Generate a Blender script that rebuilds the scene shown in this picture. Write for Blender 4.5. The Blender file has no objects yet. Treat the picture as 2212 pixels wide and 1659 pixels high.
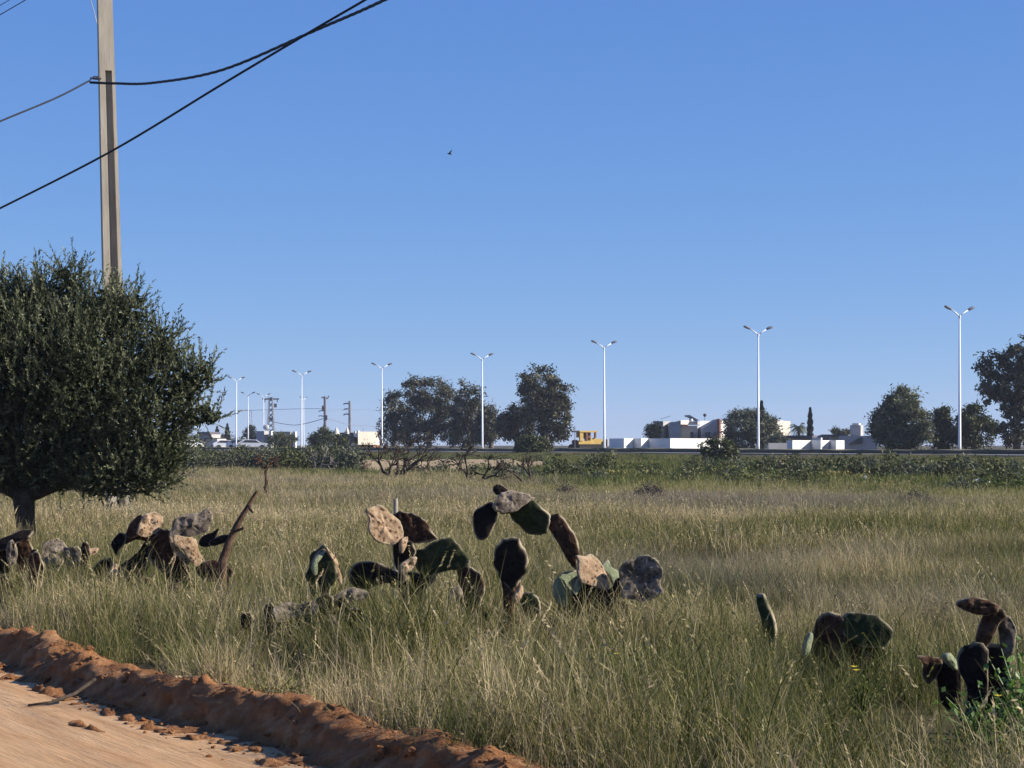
import bpy, math, random
import numpy as np
from mathutils import Vector, noise as mnoise

# ------------------------------------------------------------------ camera, sky, sun, exposure
scene = bpy.context.scene
COL = scene.collection
F, CX, HY, CAMZ = 4400.0, 1106.0, 962.0, 1.5      # focal length / principal column / horizon row of the 2212 px wide photo
cam_d = bpy.data.cameras.new('camera')
cam = bpy.data.objects.new('camera', cam_d); COL.objects.link(cam)
cam.location = (0, 0, CAMZ); cam.rotation_euler = (math.radians(90), 0, 0)
cam_d.sensor_width = 36; cam_d.lens = 36 * F / 2212
cam_d.shift_y = (HY - 829.5) / 2212
cam_d.clip_start = 0.1; cam_d.clip_end = 9000
scene.camera = cam

SUN_EL, SUN_AZ = math.radians(27), math.radians(95)   # azimuth clockwise from +Y
world = bpy.data.worlds.new('World'); scene.world = world
world.use_nodes = True
wn = world.node_tree
bg = wn.nodes['Background']
sky = wn.nodes.new('ShaderNodeTexSky'); sky.sky_type = 'NISHITA'
sky.sun_disc = False; sky.sun_elevation = SUN_EL; sky.sun_rotation = SUN_AZ
sky.altitude = 0; sky.air_density = 0.6; sky.dust_density = 0.0; sky.ozone_density = 6.0
# the clear blue of the photograph: each channel of the sky gets its own contrast and level
sep = wn.nodes.new('ShaderNodeSeparateColor'); com = wn.nodes.new('ShaderNodeCombineColor'); wn.links.new(sky.outputs[0], sep.inputs[0])
for i, (pw, k) in enumerate(((0.80, 0.77), (0.60, 0.71), (0.30, 0.86))):
    a = wn.nodes.new('ShaderNodeMath'); a.operation = 'MULTIPLY'; a.inputs[1].default_value = 0.12; wn.links.new(sep.outputs[i], a.inputs[0])
    b = wn.nodes.new('ShaderNodeMath'); b.operation = 'POWER'; b.inputs[1].default_value = pw; wn.links.new(a.outputs[0], b.inputs[0])
    c = wn.nodes.new('ShaderNodeMath'); c.operation = 'MULTIPLY'; c.inputs[1].default_value = k * 10; wn.links.new(b.outputs[0], c.inputs[0])
    wn.links.new(c.outputs[0], com.inputs[i])
wn.links.new(com.outputs[0], bg.inputs[0]); bg.inputs[1].default_value = 0.0574
sun_d = bpy.data.lights.new('sun', 'SUN'); sun = bpy.data.objects.new('sun', sun_d); COL.objects.link(sun)
sun_d.energy = 5.0; sun_d.angle = math.radians(0.5); sun_d.color = (1.0, 0.93, 0.82)
sv = Vector((math.sin(SUN_AZ) * math.cos(SUN_EL), math.cos(SUN_AZ) * math.cos(SUN_EL), math.sin(SUN_EL)))
sun.rotation_euler = sv.to_track_quat('Z', 'Y').to_euler(); sun.location = (60, 10, 60)
scene.view_settings.view_transform = 'Standard'; scene.view_settings.look = 'None'
scene.view_settings.exposure = 0.8; scene.view_settings.gamma = 1.0
scene.view_settings.use_curve_mapping = False

rng = np.random.default_rng(7); random.seed(7)

# ------------------------------------------------------------------ helpers
def P(x, y, d):
    """a point of the place from photo column/row and its distance"""
    return np.array([(x - CX) * d / F, d, CAMZ - (y - HY) * d / F])

def smooth(a, b, x):
    t = np.clip((np.asarray(x, float) - a) / (b - a), 0, 1); return t * t * (3 - 2 * t)

# berm line and road line
C0 = np.array([-3.60, 14.33]); BE = np.array([0.5224, -0.8527]); BN = np.array([0.8527, 0.5224])
L1 = np.array([31.5, 142.9]); RD = np.array([-0.4375, 0.8992]); RN = np.array([-0.8992, -0.4375])
def berm_t(x, y): return (x - C0[0]) * BN[0] + (y - C0[1]) * BN[1]
def road_q(x, y): return (x - L1[0]) * RN[0] + (y - L1[1]) * RN[1] - 9.5
def ground(x, y):
    x = np.asarray(x, float); y = np.asarray(y, float)
    q = road_q(x, y)
    z = 0.1 * smooth(-0.1, 0.3, berm_t(x, y)) - 0.06 * smooth(0.05, -0.15, berm_t(x, y))
    z = z + 0.75 * smooth(44, 0, q) * smooth(30, 60, y)
    fade = smooth(14, 30, y) * smooth(600, 120, y)
    z = z + fade * (0.05 * np.sin(x * 0.31 + 1.3 * np.sin(y * 0.17)) + 0.04 * np.sin(y * 0.43 + x * 0.21) + 0.03 * np.sin(x * 0.9 - y * 0.7))
    return z
def gz(x, y): return float(ground(x, y))
def GP(x, d):
    X = (x - CX) * d / F
    return np.array([X, d, gz(X, d)])

class MB:
    def __init__(s): s.v = []; s.f = []; s.n = 0; s.a = []
    def add(s, v, f, tone=None):
        v = np.asarray(v, float); f = np.asarray(f, int)
        s.v.append(v); s.f.append(f + s.n); s.n += len(v)
        s.a.append(np.full(len(v), 0.5) if tone is None else np.broadcast_to(np.asarray(tone, float), (len(v),)))
    def box(s, c, size, rz=0.0, tilt=None):
        sx, sy, sz = np.array(size) / 2
        v = np.array([[a * sx, b * sy, e * sz] for e in (-1, 1) for a, b in ((-1, -1), (1, -1), (1, 1), (-1, 1))])
        if tilt: v[:, 2] += v[:, 0] * tilt
        cr, sr = math.cos(rz), math.sin(rz)
        v = np.c_[v[:, 0] * cr - v[:, 1] * sr, v[:, 0] * sr + v[:, 1] * cr, v[:, 2]] + np.array(c)
        s.add(v, [[3, 2, 1, 0], [4, 5, 6, 7], [0, 1, 5, 4], [1, 2, 6, 5], [2, 3, 7, 6], [3, 0, 4, 7]])
    def tube(s, pts, rad, n=7, tone=None):
        pts = np.asarray(pts, float); k = len(pts); rad = np.broadcast_to(np.asarray(rad, float), (k,))
        tan = np.gradient(pts, axis=0); tan /= np.linalg.norm(tan, axis=1)[:, None] + 1e-9
        ref = np.array([0.13, 0.97, 0.21]) if abs(tan[0][1]) < 0.9 else np.array([1.0, 0.1, 0.2])
        u = np.cross(tan, ref); u /= np.linalg.norm(u, axis=1)[:, None] + 1e-9
        w = np.cross(tan, u); a = np.linspace(0, 2 * math.pi, n, endpoint=False)
        v = pts[:, None] + rad[:, None, None] * (np.cos(a)[None, :, None] * u[:, None] + np.sin(a)[None, :, None] * w[:, None])
        v = np.concatenate([pts[:1], v.reshape(-1, 3), pts[-1:]])
        f = []; t = []
        for i in range(k - 1):
            for j in range(n):
                j2 = (j + 1) % n; f.append([1 + i * n + j, 1 + i * n + j2, 1 + (i + 1) * n + j2, 1 + (i + 1) * n + j])
        for j in range(n):
            j2 = (j + 1) % n; t.append([0, 1 + j2, 1 + j]); t.append([1 + k * n, 1 + (k - 1) * n + j, 1 + (k - 1) * n + j2])
        m = s.n; s.add(v, f, tone); s.f.append(np.array(t) + m)
    def leaves(s, c, d, nrm, ln, wd, tone=None):
        """diamond leaves: centres, directions, normals (N,3), lengths, widths"""
        c = np.asarray(c); N = len(c)
        d = d / (np.linalg.norm(d, axis=1)[:, None] + 1e-9)
        sd = np.cross(d, nrm); sd /= np.linalg.norm(sd, axis=1)[:, None] + 1e-9
        ln = np.broadcast_to(ln, (N,))[:, None]; wd = np.broadcast_to(wd, (N,))[:, None]
        v = np.stack([c - d * ln / 2, c + sd * wd / 2, c + d * ln / 2, c - sd * wd / 2], 1).reshape(-1, 3)
        f = np.arange(N * 4).reshape(-1, 4)
        s.add(v, f, None if tone is None else np.repeat(tone, 4))
    def sphere(s, c, r, n=10, m=7):
        r = np.broadcast_to(np.asarray(r, float), (3,)); v = []; f = []
        for i in range(1, m):
            th = math.pi * i / m
            for j in range(n):
                ph = 2 * math.pi * j / n; v.append([math.sin(th) * math.cos(ph), math.sin(th) * math.sin(ph), math.cos(th)])
        k = len(v); v += [[0, 0, 1], [0, 0, -1]]; t = []
        for i in range(m - 2):
            for j in range(n):
                j2 = (j + 1) % n; f.append([i * n + j, (i + 1) * n + j, (i + 1) * n + j2, i * n + j2])
        for j in range(n):
            j2 = (j + 1) % n; t.append([k, j, j2]); t.append([k + 1, (m - 2) * n + j2, (m - 2) * n + j])
        b = s.n; s.add(np.array(v) * r + np.array(c), f); s.f.append(np.array(t) + b)
    def prism(s, poly, y0, y1, xf):
        """polygon (x,z) extruded from y0 to y1, mapped by xf"""
        k = len(poly); v = [(x, y0, z) for x, z in poly] + [(x, y1, z) for x, z in poly]
        b = s.n; s.add(xf(np.array(v)), [[i, (i + 1) % k, k + (i + 1) % k, k + i] for i in range(k)])
        fr = [list(range(k))[::-1], list(range(k, 2 * k))]
        for r in fr:
            for i in range(1, k - 1): s.f.append(np.array([[r[0], r[i], r[i + 1]]]) + b)
    def build(s, name, mat, parent=None, smooth_=False):
        v = np.concatenate(s.v); a = np.concatenate(s.a)
        if parent is not None: v = v - np.array(parent.location)
        me = bpy.data.meshes.new(name)
        me.vertices.add(len(v)); me.vertices.foreach_set('co', v.astype(np.float32).ravel())
        idx = np.concatenate([f.ravel() for f in s.f]); tot = np.concatenate([np.full(len(f), f.shape[1]) for f in s.f])
        st = np.concatenate([[0], np.cumsum(tot)[:-1]])
        me.loops.add(len(idx)); me.loops.foreach_set('vertex_index', idx.astype(np.int32))
        me.polygons.add(len(tot)); me.polygons.foreach_set('loop_start', st.astype(np.int32))
        me.update(calc_edges=True)
        at = me.attributes.new('tone', 'FLOAT', 'POINT'); at.data.foreach_set('value', a.astype(np.float32))
        me.polygons.foreach_set('use_smooth', np.full(len(tot), bool(smooth_)))
        me.materials.append(mat)
        o = bpy.data.objects.new(name, me); COL.objects.link(o)
        if parent is not None: o.parent = parent
        return o

def tag(o, label, cat, group=None):
    o['label'] = label; o['category'] = cat
    if group: o['group'] = group
    return o
def thing(name, label, cat, loc, group=None):
    o = bpy.data.objects.new(name, None); COL.objects.link(o); o.location = [float(q) for q in loc]
    o.empty_display_size = 0.2
    return tag(o, label, cat, group)
def copy_tree(o, parent=None):
    c = o.copy(); COL.objects.link(c)
    if parent is not None: c.parent = parent
    for ch in list(o.children): copy_tree(ch, c)
    return c
def unit(n): 
    v = rng.normal(size=(n, 3)); return v / np.linalg.norm(v, axis=1)[:, None]

# ------------------------------------------------------------------ materials
def mat(name, cols, scale=3.0, rough=0.85, bump=0.0, bump_scale=None, translucent=0.0, tone=0.0, rnd=0.0, coord='pos', detail=6, spec=0.2, stretch=None, patch=None):
    """cols: list of (pos, rgb) along a noise ramp; tone: how far the per-leaf attribute shifts it; patch: (scale, amount)"""
    m = bpy.data.materials.new(name); m.use_nodes = True; nt = m.node_tree; N = nt.nodes; L = nt.links
    b = N['Principled BSDF']; b.inputs['Roughness'].default_value = rough; b.inputs['Specular IOR Level'].default_value = spec
    if coord == 'pos': src = N.new('ShaderNodeNewGeometry').outputs['Position']
    else: src = N.new('ShaderNodeTexCoord').outputs['Object']
    if stretch:
        mp = N.new('ShaderNodeMapping'); mp.vector_type = 'TEXTURE'; L.new(src, mp.inputs[0]); mp.inputs['Rotation'].default_value = (0, 0, stretch[0]); mp.inputs['Scale'].default_value = stretch[1]; src2 = mp.outputs[0]
    else: src2 = src
    nz = N.new('ShaderNodeTexNoise'); nz.inputs['Scale'].default_value = scale; nz.inputs['Detail'].default_value = detail; nz.inputs['Roughness'].default_value = 0.65
    L.new(src2, nz.inputs['Vector']); fac = nz.outputs[0]
    def math_(op, a, bb, clamp=False):
        n = N.new('ShaderNodeMath'); n.operation = op; n.use_clamp = clamp
        for i, q in enumerate((a, bb)):
            if isinstance(q, (int, float)): n.inputs[i].default_value = q
            else: L.new(q, n.inputs[i])
        return n.outputs[0]
    if patch:
        n2 = N.new('ShaderNodeTexNoise'); n2.inputs['Scale'].default_value = patch[0]; n2.inputs['Detail'].default_value = 3; L.new(src, n2.inputs['Vector'])
        fac = math_('ADD', fac, math_('MULTIPLY', math_('SUBTRACT', n2.outputs[0], 0.5), patch[1]))
    if tone:
        at = N.new('ShaderNodeAttribute'); at.attribute_name = 'tone'
        fac = math_('ADD', fac, math_('MULTIPLY', math_('SUBTRACT', at.outputs['Fac'], 0.5), tone))
    if rnd:
        oi = N.new('ShaderNodeObjectInfo'); fac = math_('ADD', fac, math_('MULTIPLY', math_('SUBTRACT', oi.outputs['Random'], 0.5), rnd))
    rp = N.new('ShaderNodeValToRGB'); L.new(fac, rp.inputs[0])
    el = rp.color_ramp.elements
    while len(el) < len(cols): el.new(0.5)
    for e, (p, c) in zip(el, cols): e.position = p; e.color = (*c, 1)
    L.new(rp.outputs[0], b.inputs['Base Color'])
    if bump:
        nb = N.new('ShaderNodeTexNoise'); nb.inputs['Scale'].default_value = bump_scale or scale * 3; nb.inputs['Detail'].default_value = 8; nb.inputs['Roughness'].default_value = 0.7; L.new(src2, nb.inputs['Vector'])
        bp = N.new('ShaderNodeBump'); bp.inputs['Strength'].default_value = 1.0; bp.inputs['Distance'].default_value = bump; L.new(nb.outputs[0], bp.inputs['Height']); L.new(bp.outputs[0], b.inputs['Normal'])
    if translucent:
        tr = N.new('ShaderNodeBsdfTranslucent'); L.new(rp.outputs[0], tr.inputs[0]); mx = N.new('ShaderNodeMixShader'); mx.inputs[0].default_value = translucent
        L.new(b.outputs[0], mx.inputs[1]); L.new(tr.outputs[0], mx.inputs[2]); L.new(mx.outputs[0], N['Material Output'].inputs[0])
    return m

def pad_mat(name, base, light, dark, spots, net, rough=0.85, lit_edge=(0.34, 0.28, 0.19)):
    """cactus skin: noise blotches, areole dots, a dried-out network and a painted sunlit edge"""
    m = mat(name, [(0.28, dark), (0.5, base), (0.74, light)], 9, rough, 0.012, 45, coord='obj', spec=0.08)
    nt = m.node_tree; N = nt.nodes; L = nt.links; b = N['Principled BSDF']
    rp = [n for n in N if n.type == 'VALTORGB'][0]
    tc = N.new('ShaderNodeTexCoord')
    vo = N.new('ShaderNodeTexVoronoi'); vo.inputs['Scale'].default_value = 27; vo.inputs['Randomness'].default_value = 0.8; L.new(tc.outputs['Object'], vo.inputs['Vector'])
    cr = N.new('ShaderNodeValToRGB'); cr.color_ramp.elements[0].position = 0.20; cr.color_ramp.elements[0].color = (1, 1, 1, 1); cr.color_ramp.elements[1].position = 0.38; cr.color_ramp.elements[1].color = (0, 0, 0, 1)
    L.new(vo.outputs['Distance'], cr.inputs[0])
    mx = N.new('ShaderNodeMix'); mx.data_type = 'RGBA'; mx.inputs[7].default_value = (*spots, 1)
    mu = N.new('ShaderNodeMath'); mu.operation = 'MULTIPLY'; mu.inputs[1].default_value = net; L.new(cr.outputs[0], mu.inputs[0]); L.new(mu.outputs[0], mx.inputs[0])
    at = N.new('ShaderNodeAttribute'); at.attribute_name = 'tone'; m2 = N.new('ShaderNodeMix'); m2.data_type = 'RGBA'; m2.inputs[7].default_value = (*lit_edge, 1)  # sunlight on the pad edges is painted in as this pale colour
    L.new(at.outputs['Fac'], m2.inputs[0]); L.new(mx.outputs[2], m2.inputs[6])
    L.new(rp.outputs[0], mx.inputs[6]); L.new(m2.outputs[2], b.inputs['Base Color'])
    return m

M = {}
M['soil'] = mat('field_soil', [(0.3, (0.035, 0.028, 0.010)), (0.6, (0.075, 0.056, 0.02))], 1.5, 0.95, 0.02)
M['track'] = mat('track_sand', [(0.3, (0.35, 0.19, 0.085)), (0.5, (0.46, 0.275, 0.135)), (0.7, (0.52, 0.33, 0.175))], 2.2, 0.95, 0.012, 9, stretch=(math.radians(-58.5), (3.5, 0.30, 1)))
M['berm'] = mat('berm_earth', [(0.3, (0.18, 0.072, 0.026)), (0.52, (0.31, 0.14, 0.055)), (0.72, (0.47, 0.265, 0.125))], 7, 0.97, 0.03, 40)
M['grass'] = mat('dry_grass', [(0.14, (0.045, 0.058, 0.010)), (0.38, (0.14, 0.148, 0.036)), (0.58, (0.27, 0.225, 0.092)), (0.84, (0.50, 0.40, 0.235))], 0.9, 0.65, translucent=0.35, tone=0.8, rnd=0.16, patch=(0.16, 0.35))
def grass_tints(m):
    """per tuft: greener or drier along the ramp, and a share of fresh yellow green"""
    nt = m.node_tree; N = nt.nodes; L = nt.links; rp = [n for n in N if n.type == 'VALTORGB'][0]; src = rp.inputs[0].links[0].from_socket
    def inst(nm):
        a = N.new('ShaderNodeAttribute'); a.attribute_type = 'INSTANCER'; a.attribute_name = nm; return a.outputs['Fac']
    ad = N.new('ShaderNodeMath'); ad.operation = 'ADD'; L.new(src, ad.inputs[0]); L.new(inst('tint'), ad.inputs[1]); L.new(ad.outputs[0], rp.inputs[0])
    mx = N.new('ShaderNodeMix'); mx.data_type = 'RGBA'; mx.inputs[7].default_value = (0.24, 0.235, 0.065, 1); L.new(inst('lime'), mx.inputs[0])
    m2 = N.new('ShaderNodeMix'); m2.data_type = 'RGBA'; m2.inputs[7].default_value = (0.235, 0.195, 0.165, 1); L.new(inst('grey'), m2.inputs[0])
    outs = [l.to_socket for l in rp.outputs[0].links]; L.new(rp.outputs[0], mx.inputs[6]); L.new(mx.outputs[2], m2.inputs[6])
    for o in outs: L.new(m2.outputs[2], o)
grass_tints(M['grass'])
M['green'] = mat('green_cover', [(0.25, (0.04, 0.06, 0.014)), (0.5, (0.10, 0.128, 0.03)), (0.75, (0.24, 0.205, 0.075))], 0.5, 0.75, translucent=0.3, tone=0.5, rnd=0.2, patch=(0.12, 0.5))
M['weed'] = mat('weed_leaf', [(0.3, (0.04, 0.09, 0.016)), (0.7, (0.13, 0.23, 0.04))], 5, 0.5, translucent=0.35, tone=0.6, spec=0.4)
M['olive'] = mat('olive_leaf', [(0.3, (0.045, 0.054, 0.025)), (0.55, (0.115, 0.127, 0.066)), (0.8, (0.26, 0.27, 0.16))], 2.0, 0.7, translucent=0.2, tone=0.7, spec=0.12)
M['bush'] = mat('bush_leaf', [(0.3, (0.035, 0.044, 0.014)), (0.55, (0.075, 0.085, 0.03)), (0.8, (0.15, 0.15, 0.065))], 1.2, 0.6, translucent=0.15, tone=0.7, rnd=0.15)
M['greybush'] = mat('grey_bush_leaf', [(0.3, (0.05, 0.058, 0.036)), (0.6, (0.11, 0.12, 0.075)), (0.8, (0.19, 0.195, 0.125))], 1.2, 0.7, translucent=0.15, tone=0.7, rnd=0.15)
M['euca'] = mat('eucalyptus_leaf', [(0.3, (0.025, 0.028, 0.015)), (0.55, (0.062, 0.06, 0.034)), (0.8, (0.17, 0.155, 0.095))], 0.8, 0.7, translucent=0.12, tone=0.8, spec=0.12)
M['cypress'] = mat('cypress_leaf', [(0.3, (0.012, 0.02, 0.013)), (0.7, (0.03, 0.042, 0.026))], 1.0, 0.7, translucent=0.05, tone=0.6)
M['bark'] = mat('bark', [(0.35, (0.035, 0.026, 0.018)), (0.65, (0.09, 0.068, 0.05))], 9, 0.95, 0.02, 30)
M['greybark'] = mat('pale_bark', [(0.35, (0.10, 0.085, 0.07)), (0.65, (0.25, 0.215, 0.18))], 3, 0.95, 0.02, 12)
M['dead'] = mat('dead_wood', [(0.35, (0.05, 0.028, 0.018)), (0.65, (0.14, 0.085, 0.055))], 12, 0.95, 0.015, 40)
M['twig'] = mat('dry_twig', [(0.35, (0.06, 0.05, 0.042)), (0.65, (0.14, 0.115, 0.095))], 6, 0.95)
M['stake'] = mat('weathered_stake', [(0.35, (0.2, 0.17, 0.14)), (0.65, (0.42, 0.37, 0.31))], 10, 0.9, 0.006, 40, stretch=(0, (0.25, 0.25, 2.0)))
M['concrete'] = mat('pole_concrete', [(0.3, (0.33, 0.28, 0.21)), (0.6, (0.45, 0.39, 0.30)), (0.8, (0.52, 0.455, 0.36))], 2.5, 0.9, 0.006, 20, stretch=(0, (0.5, 0.5, 3.0)))
M['cable'] = mat('black_cable', [(0.3, (0.012, 0.012, 0.018)), (0.7, (0.022, 0.022, 0.03))], 4, 0.6)
M['palewire'] = mat('pale_wire', [(0.3, (0.5, 0.52, 0.55)), (0.7, (0.62, 0.64, 0.66))], 4, 0.5)
M['lamp_white'] = mat('lamp_paint', [(0.3, (0.66, 0.68, 0.70)), (0.7, (0.78, 0.79, 0.80))], 1, 0.45, spec=0.4)
M['lamp_dark'] = mat('lamp_head_grey', [(0.3, (0.10, 0.10, 0.115)), (0.7, (0.16, 0.16, 0.18))], 3, 0.5)
M['steel'] = mat('pylon_steel', [(0.3, (0.16, 0.16, 0.19)), (0.7, (0.24, 0.24, 0.27))], 2, 0.6)
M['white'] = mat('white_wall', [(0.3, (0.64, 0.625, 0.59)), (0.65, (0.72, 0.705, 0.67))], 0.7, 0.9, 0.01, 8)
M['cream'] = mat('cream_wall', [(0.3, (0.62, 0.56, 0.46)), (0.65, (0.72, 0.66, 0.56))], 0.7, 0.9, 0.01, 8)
M['grey'] = mat('grey_and_shaded_wall', [(0.3, (0.32, 0.31, 0.30)), (0.65, (0.42, 0.41, 0.395))], 0.7, 0.9, 0.01, 8)  # grey walls, and also painted shade on the white house
M['roofdark'] = mat('dark_roof', [(0.3, (0.07, 0.065, 0.075)), (0.65, (0.13, 0.12, 0.135))], 1, 0.85)
M['brick'] = mat('red_brick', [(0.3, (0.20, 0.09, 0.06)), (0.65, (0.32, 0.16, 0.11))], 3, 0.9)
M['window'] = mat('dark_window', [(0.3, (0.02, 0.02, 0.025)), (0.65, (0.05, 0.05, 0.06))], 2, 0.25, spec=0.5)
M['tanwall'] = mat('earth_wall', [(0.3, (0.24, 0.185, 0.13)), (0.65, (0.36, 0.285, 0.20))], 0.8, 0.95, 0.02, 5)
M['asphalt'] = mat('asphalt', [(0.3, (0.15, 0.145, 0.135)), (0.7, (0.22, 0.21, 0.195))], 2, 0.9, 0.004, 60)
M['kerb'] = mat('shaded_kerb', [(0.3, (0.05, 0.048, 0.04)), (0.7, (0.09, 0.085, 0.07))], 2, 0.9)  # shade on the kerb's upright face is put into this dark colour
M['median'] = mat('median_earth', [(0.3, (0.10, 0.09, 0.05)), (0.7, (0.24, 0.20, 0.13))], 0.6, 0.95, 0.03, 6)
M['yellow'] = mat('yellow_paint', [(0.3, (0.34, 0.21, 0.035)), (0.7, (0.46, 0.31, 0.075))], 2, 0.5, spec=0.4)
M['rust'] = mat('rusty_metal', [(0.3, (0.10, 0.04, 0.025)), (0.7, (0.20, 0.09, 0.05))], 4, 0.8)
M['rubber'] = mat('black_track', [(0.3, (0.012, 0.012, 0.013)), (0.7, (0.03, 0.028, 0.027))], 5, 0.9)
M['carpaint'] = mat('white_car_paint', [(0.3, (0.72, 0.72, 0.71)), (0.7, (0.80, 0.80, 0.79))], 1, 0.3, spec=0.5)
M['flower'] = mat('yellow_petal', [(0.3, (0.75, 0.55, 0.03)), (0.7, (0.85, 0.70, 0.08))], 9, 0.6, translucent=0.3)
M['bird'] = mat('bird_feather', [(0.3, (0.02, 0.02, 0.022)), (0.7, (0.05, 0.045, 0.04))], 30, 0.8)
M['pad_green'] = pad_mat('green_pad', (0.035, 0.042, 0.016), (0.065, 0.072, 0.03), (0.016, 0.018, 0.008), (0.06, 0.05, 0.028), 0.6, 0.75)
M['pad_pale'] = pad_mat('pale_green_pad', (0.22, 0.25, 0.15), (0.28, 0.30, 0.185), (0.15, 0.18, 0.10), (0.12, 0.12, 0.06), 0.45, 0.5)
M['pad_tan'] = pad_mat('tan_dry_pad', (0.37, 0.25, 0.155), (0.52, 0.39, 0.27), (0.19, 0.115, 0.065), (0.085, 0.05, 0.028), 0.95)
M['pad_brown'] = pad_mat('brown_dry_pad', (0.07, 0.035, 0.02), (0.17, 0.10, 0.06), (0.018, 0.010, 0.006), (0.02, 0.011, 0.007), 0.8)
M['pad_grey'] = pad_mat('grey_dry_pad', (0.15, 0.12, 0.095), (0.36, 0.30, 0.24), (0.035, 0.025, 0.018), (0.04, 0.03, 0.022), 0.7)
M['pad_black'] = pad_mat('black_pad', (0.018, 0.013, 0.011), (0.034, 0.024, 0.02), (0.008, 0.006, 0.005), (0.01, 0.008, 0.007), 0.6)  # near-black skin all over inside the rim

# ------------------------------------------------------------------ the ground
def grid(name, X, Y, Z, m, smooth_=True):
    r, c = X.shape; mb = MB()
    i = np.arange(r * c).reshape(r, c)
    mb.add(np.c_[X.ravel(), Y.ravel(), Z.ravel()], np.stack([i[:-1, :-1], i[:-1, 1:], i[1:, 1:], i[1:, :-1]], -1).reshape(-1, 4))
    o = mb.build(name, m, None, smooth_); o['kind'] = 'structure'
    return o
ys = np.concatenate([np.linspace(-30, 2, 8)[:-1], np.geomspace(2, 5000, 330)])
us = np.linspace(-1, 1, 241)
U, Y = np.meshgrid(us, ys); X = U * (np.abs(Y) * 0.75 + 14)
# the sheet's far edges run on straight to the sides so that the horizon closes
o = grid('field', X, Y, ground(X, Y), M['soil'])

def fr(x, y, z=0.0, oct=4): return mnoise.fractal(Vector((x, y, z)), 0.9, 2.1, oct)
S, T = np.meshgrid(np.arange(-9, 9.5, 0.05), np.concatenate([np.arange(-9, -1.2, 0.1), np.arange(-1.2, 0.06, 0.04)]))
X = C0[0] + S * BE[0] + T * BN[0]; Y = C0[1] + S * BE[1] + T * BN[1]
Z = np.zeros_like(X)
for i in range(S.shape[0]):
    for j in range(S.shape[1]):
        s_, t_ = S[i, j], T[i, j]
        Z[i, j] = 0.012 * fr(s_ * 0.35, t_ * 2.4, 3.0, 4) + 0.006 * fr(s_ * 3, t_ * 5, 9, 2)
Z += -0.03 * np.exp(-((T + 2.1) / 0.22) ** 2) + 0.015 * np.exp(-((T + 1.7) / 0.15) ** 2)
grid('dirt_track', X, Y, Z + 0.004, M['track'])

S, T = np.meshgrid(np.arange(-9, 9.5, 0.022), np.arange(-0.95, 0.62, 0.022))
dip = np.exp(-((S - 1.35) / 0.22) ** 2)
hc = 0.185 - 0.08 * dip + 0.02 * np.sin(S * 1.7 + 0.6) + 0.012 * np.sin(S * 4.3)
sh = 0.05 * np.sin(S * 1.15 + 2.0) + 0.03 * np.sin(S * 3.1) + 0.10 * np.where(S < 1.3, smooth(-1, 0.9, S), 0) * 0.6
T2 = T - sh
prof = np.where(T2 < 0, smooth(-0.25, 0.0, T2) ** 0.8 * hc, 0.06 + (hc - 0.06) * (1 - smooth(0.0, 0.42, T2)))
env = smooth(-0.95, -0.55, T) * smooth(0.62, 0.3, T)
ledge = 0.05 * np.exp(-((T + 0.66 + 0.05 * np.sin(S * 2.2)) / 0.05) ** 2) * np.clip(0.4 + np.sin(S * 1.9 + 1) * 0.5 + np.sin(S * 5.3) * 0.4, 0, 1.2)
Z = prof.copy()
for i in range(S.shape[0]):
    for j in range(S.shape[1]):
        s_, t_ = S[i, j], T[i, j]
        lump = fr(s_ * 3.1, t_ * 3.1, 1.0, 5)
        clod = mnoise.voronoi(Vector((s_ * 11, t_ * 11, 2)))[0][0]
        c2 = mnoise.voronoi(Vector((s_ * 23, t_ * 23, 7)))[0][0]
        Z[i, j] += env[i, j] * (0.026 * lump + 0.06 * max(0.0, 0.5 - clod) * (0.5 + lump) + 0.016 * max(0.0, 0.5 - c2) + 0.035 * fr(s_ * 9, t_ * 9, 5, 4) * max(0.0, 0.5 + lump))
Z += ledge - 0.045 * (1 - smooth(-0.50, -0.40, T)) - 0.12 * smooth(0.42, 0.62, T)
DT = np.zeros_like(S)
for i in range(S.shape[0]):
    for j in range(S.shape[1]): DT[i, j] = 0.05 * fr(S[i, j] * 4, T[i, j] * 4 + Z[i, j] * 9, 21, 4) + 0.02 * fr(S[i, j] * 15, T[i, j] * 15 + Z[i, j] * 25, 23, 2)
DT *= env
X = C0[0] + S * BE[0] + (T + DT) * BN[0]; Y = C0[1] + S * BE[1] + (T + DT) * BN[1]
BERM = (S, T, Z)
grid('earth_berm', X, Y, Z, M['berm'])
def berm_z(x, y):
    s_ = (x - C0[0]) * BE[0] + (y - C0[1]) * BE[1]; t_ = berm_t(x, y)
    j = int(np.clip((s_ + 9) / 0.022, 0, S.shape[1] - 1)); i = int(np.clip((t_ + 0.95) / 0.022, 0, S.shape[0] - 1))
    return float(Z[i, j])
# loose clods along the foot of the berm
mb = MB()
for k in range(1000):
    s_ = rng.uniform(-6, 8.0); t_ = -0.27 - abs(rng.normal(0, 0.13)) if rng.random() < 0.28 else rng.uniform(-0.36, 0.12)
    x = C0[0] + s_ * BE[0] + t_ * BN[0]; y = C0[1] + s_ * BE[1] + t_ * BN[1]
    r = rng.uniform(0.004, 0.013) * (2.0 if rng.random() < 0.14 else 1)
    zz = berm_z(x, y) if t_ > -0.9 else 0.004
    n0 = mb.n; mb.sphere((x, y, max(zz, 0.0) + r * 0.3), (r * rng.uniform(0.8, 1.5), r * rng.uniform(0.8, 1.5), r * 0.75), 6, 4)
    mb.v[-1] = mb.v[-1] + rng.normal(0, r * 0.22, mb.v[-1].shape)
o = mb.build('soil_clods', M['berm']); o['kind'] = 'stuff'; tag(o, 'loose crumbs of red earth scattered along the foot of the berm', 'soil')

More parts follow.
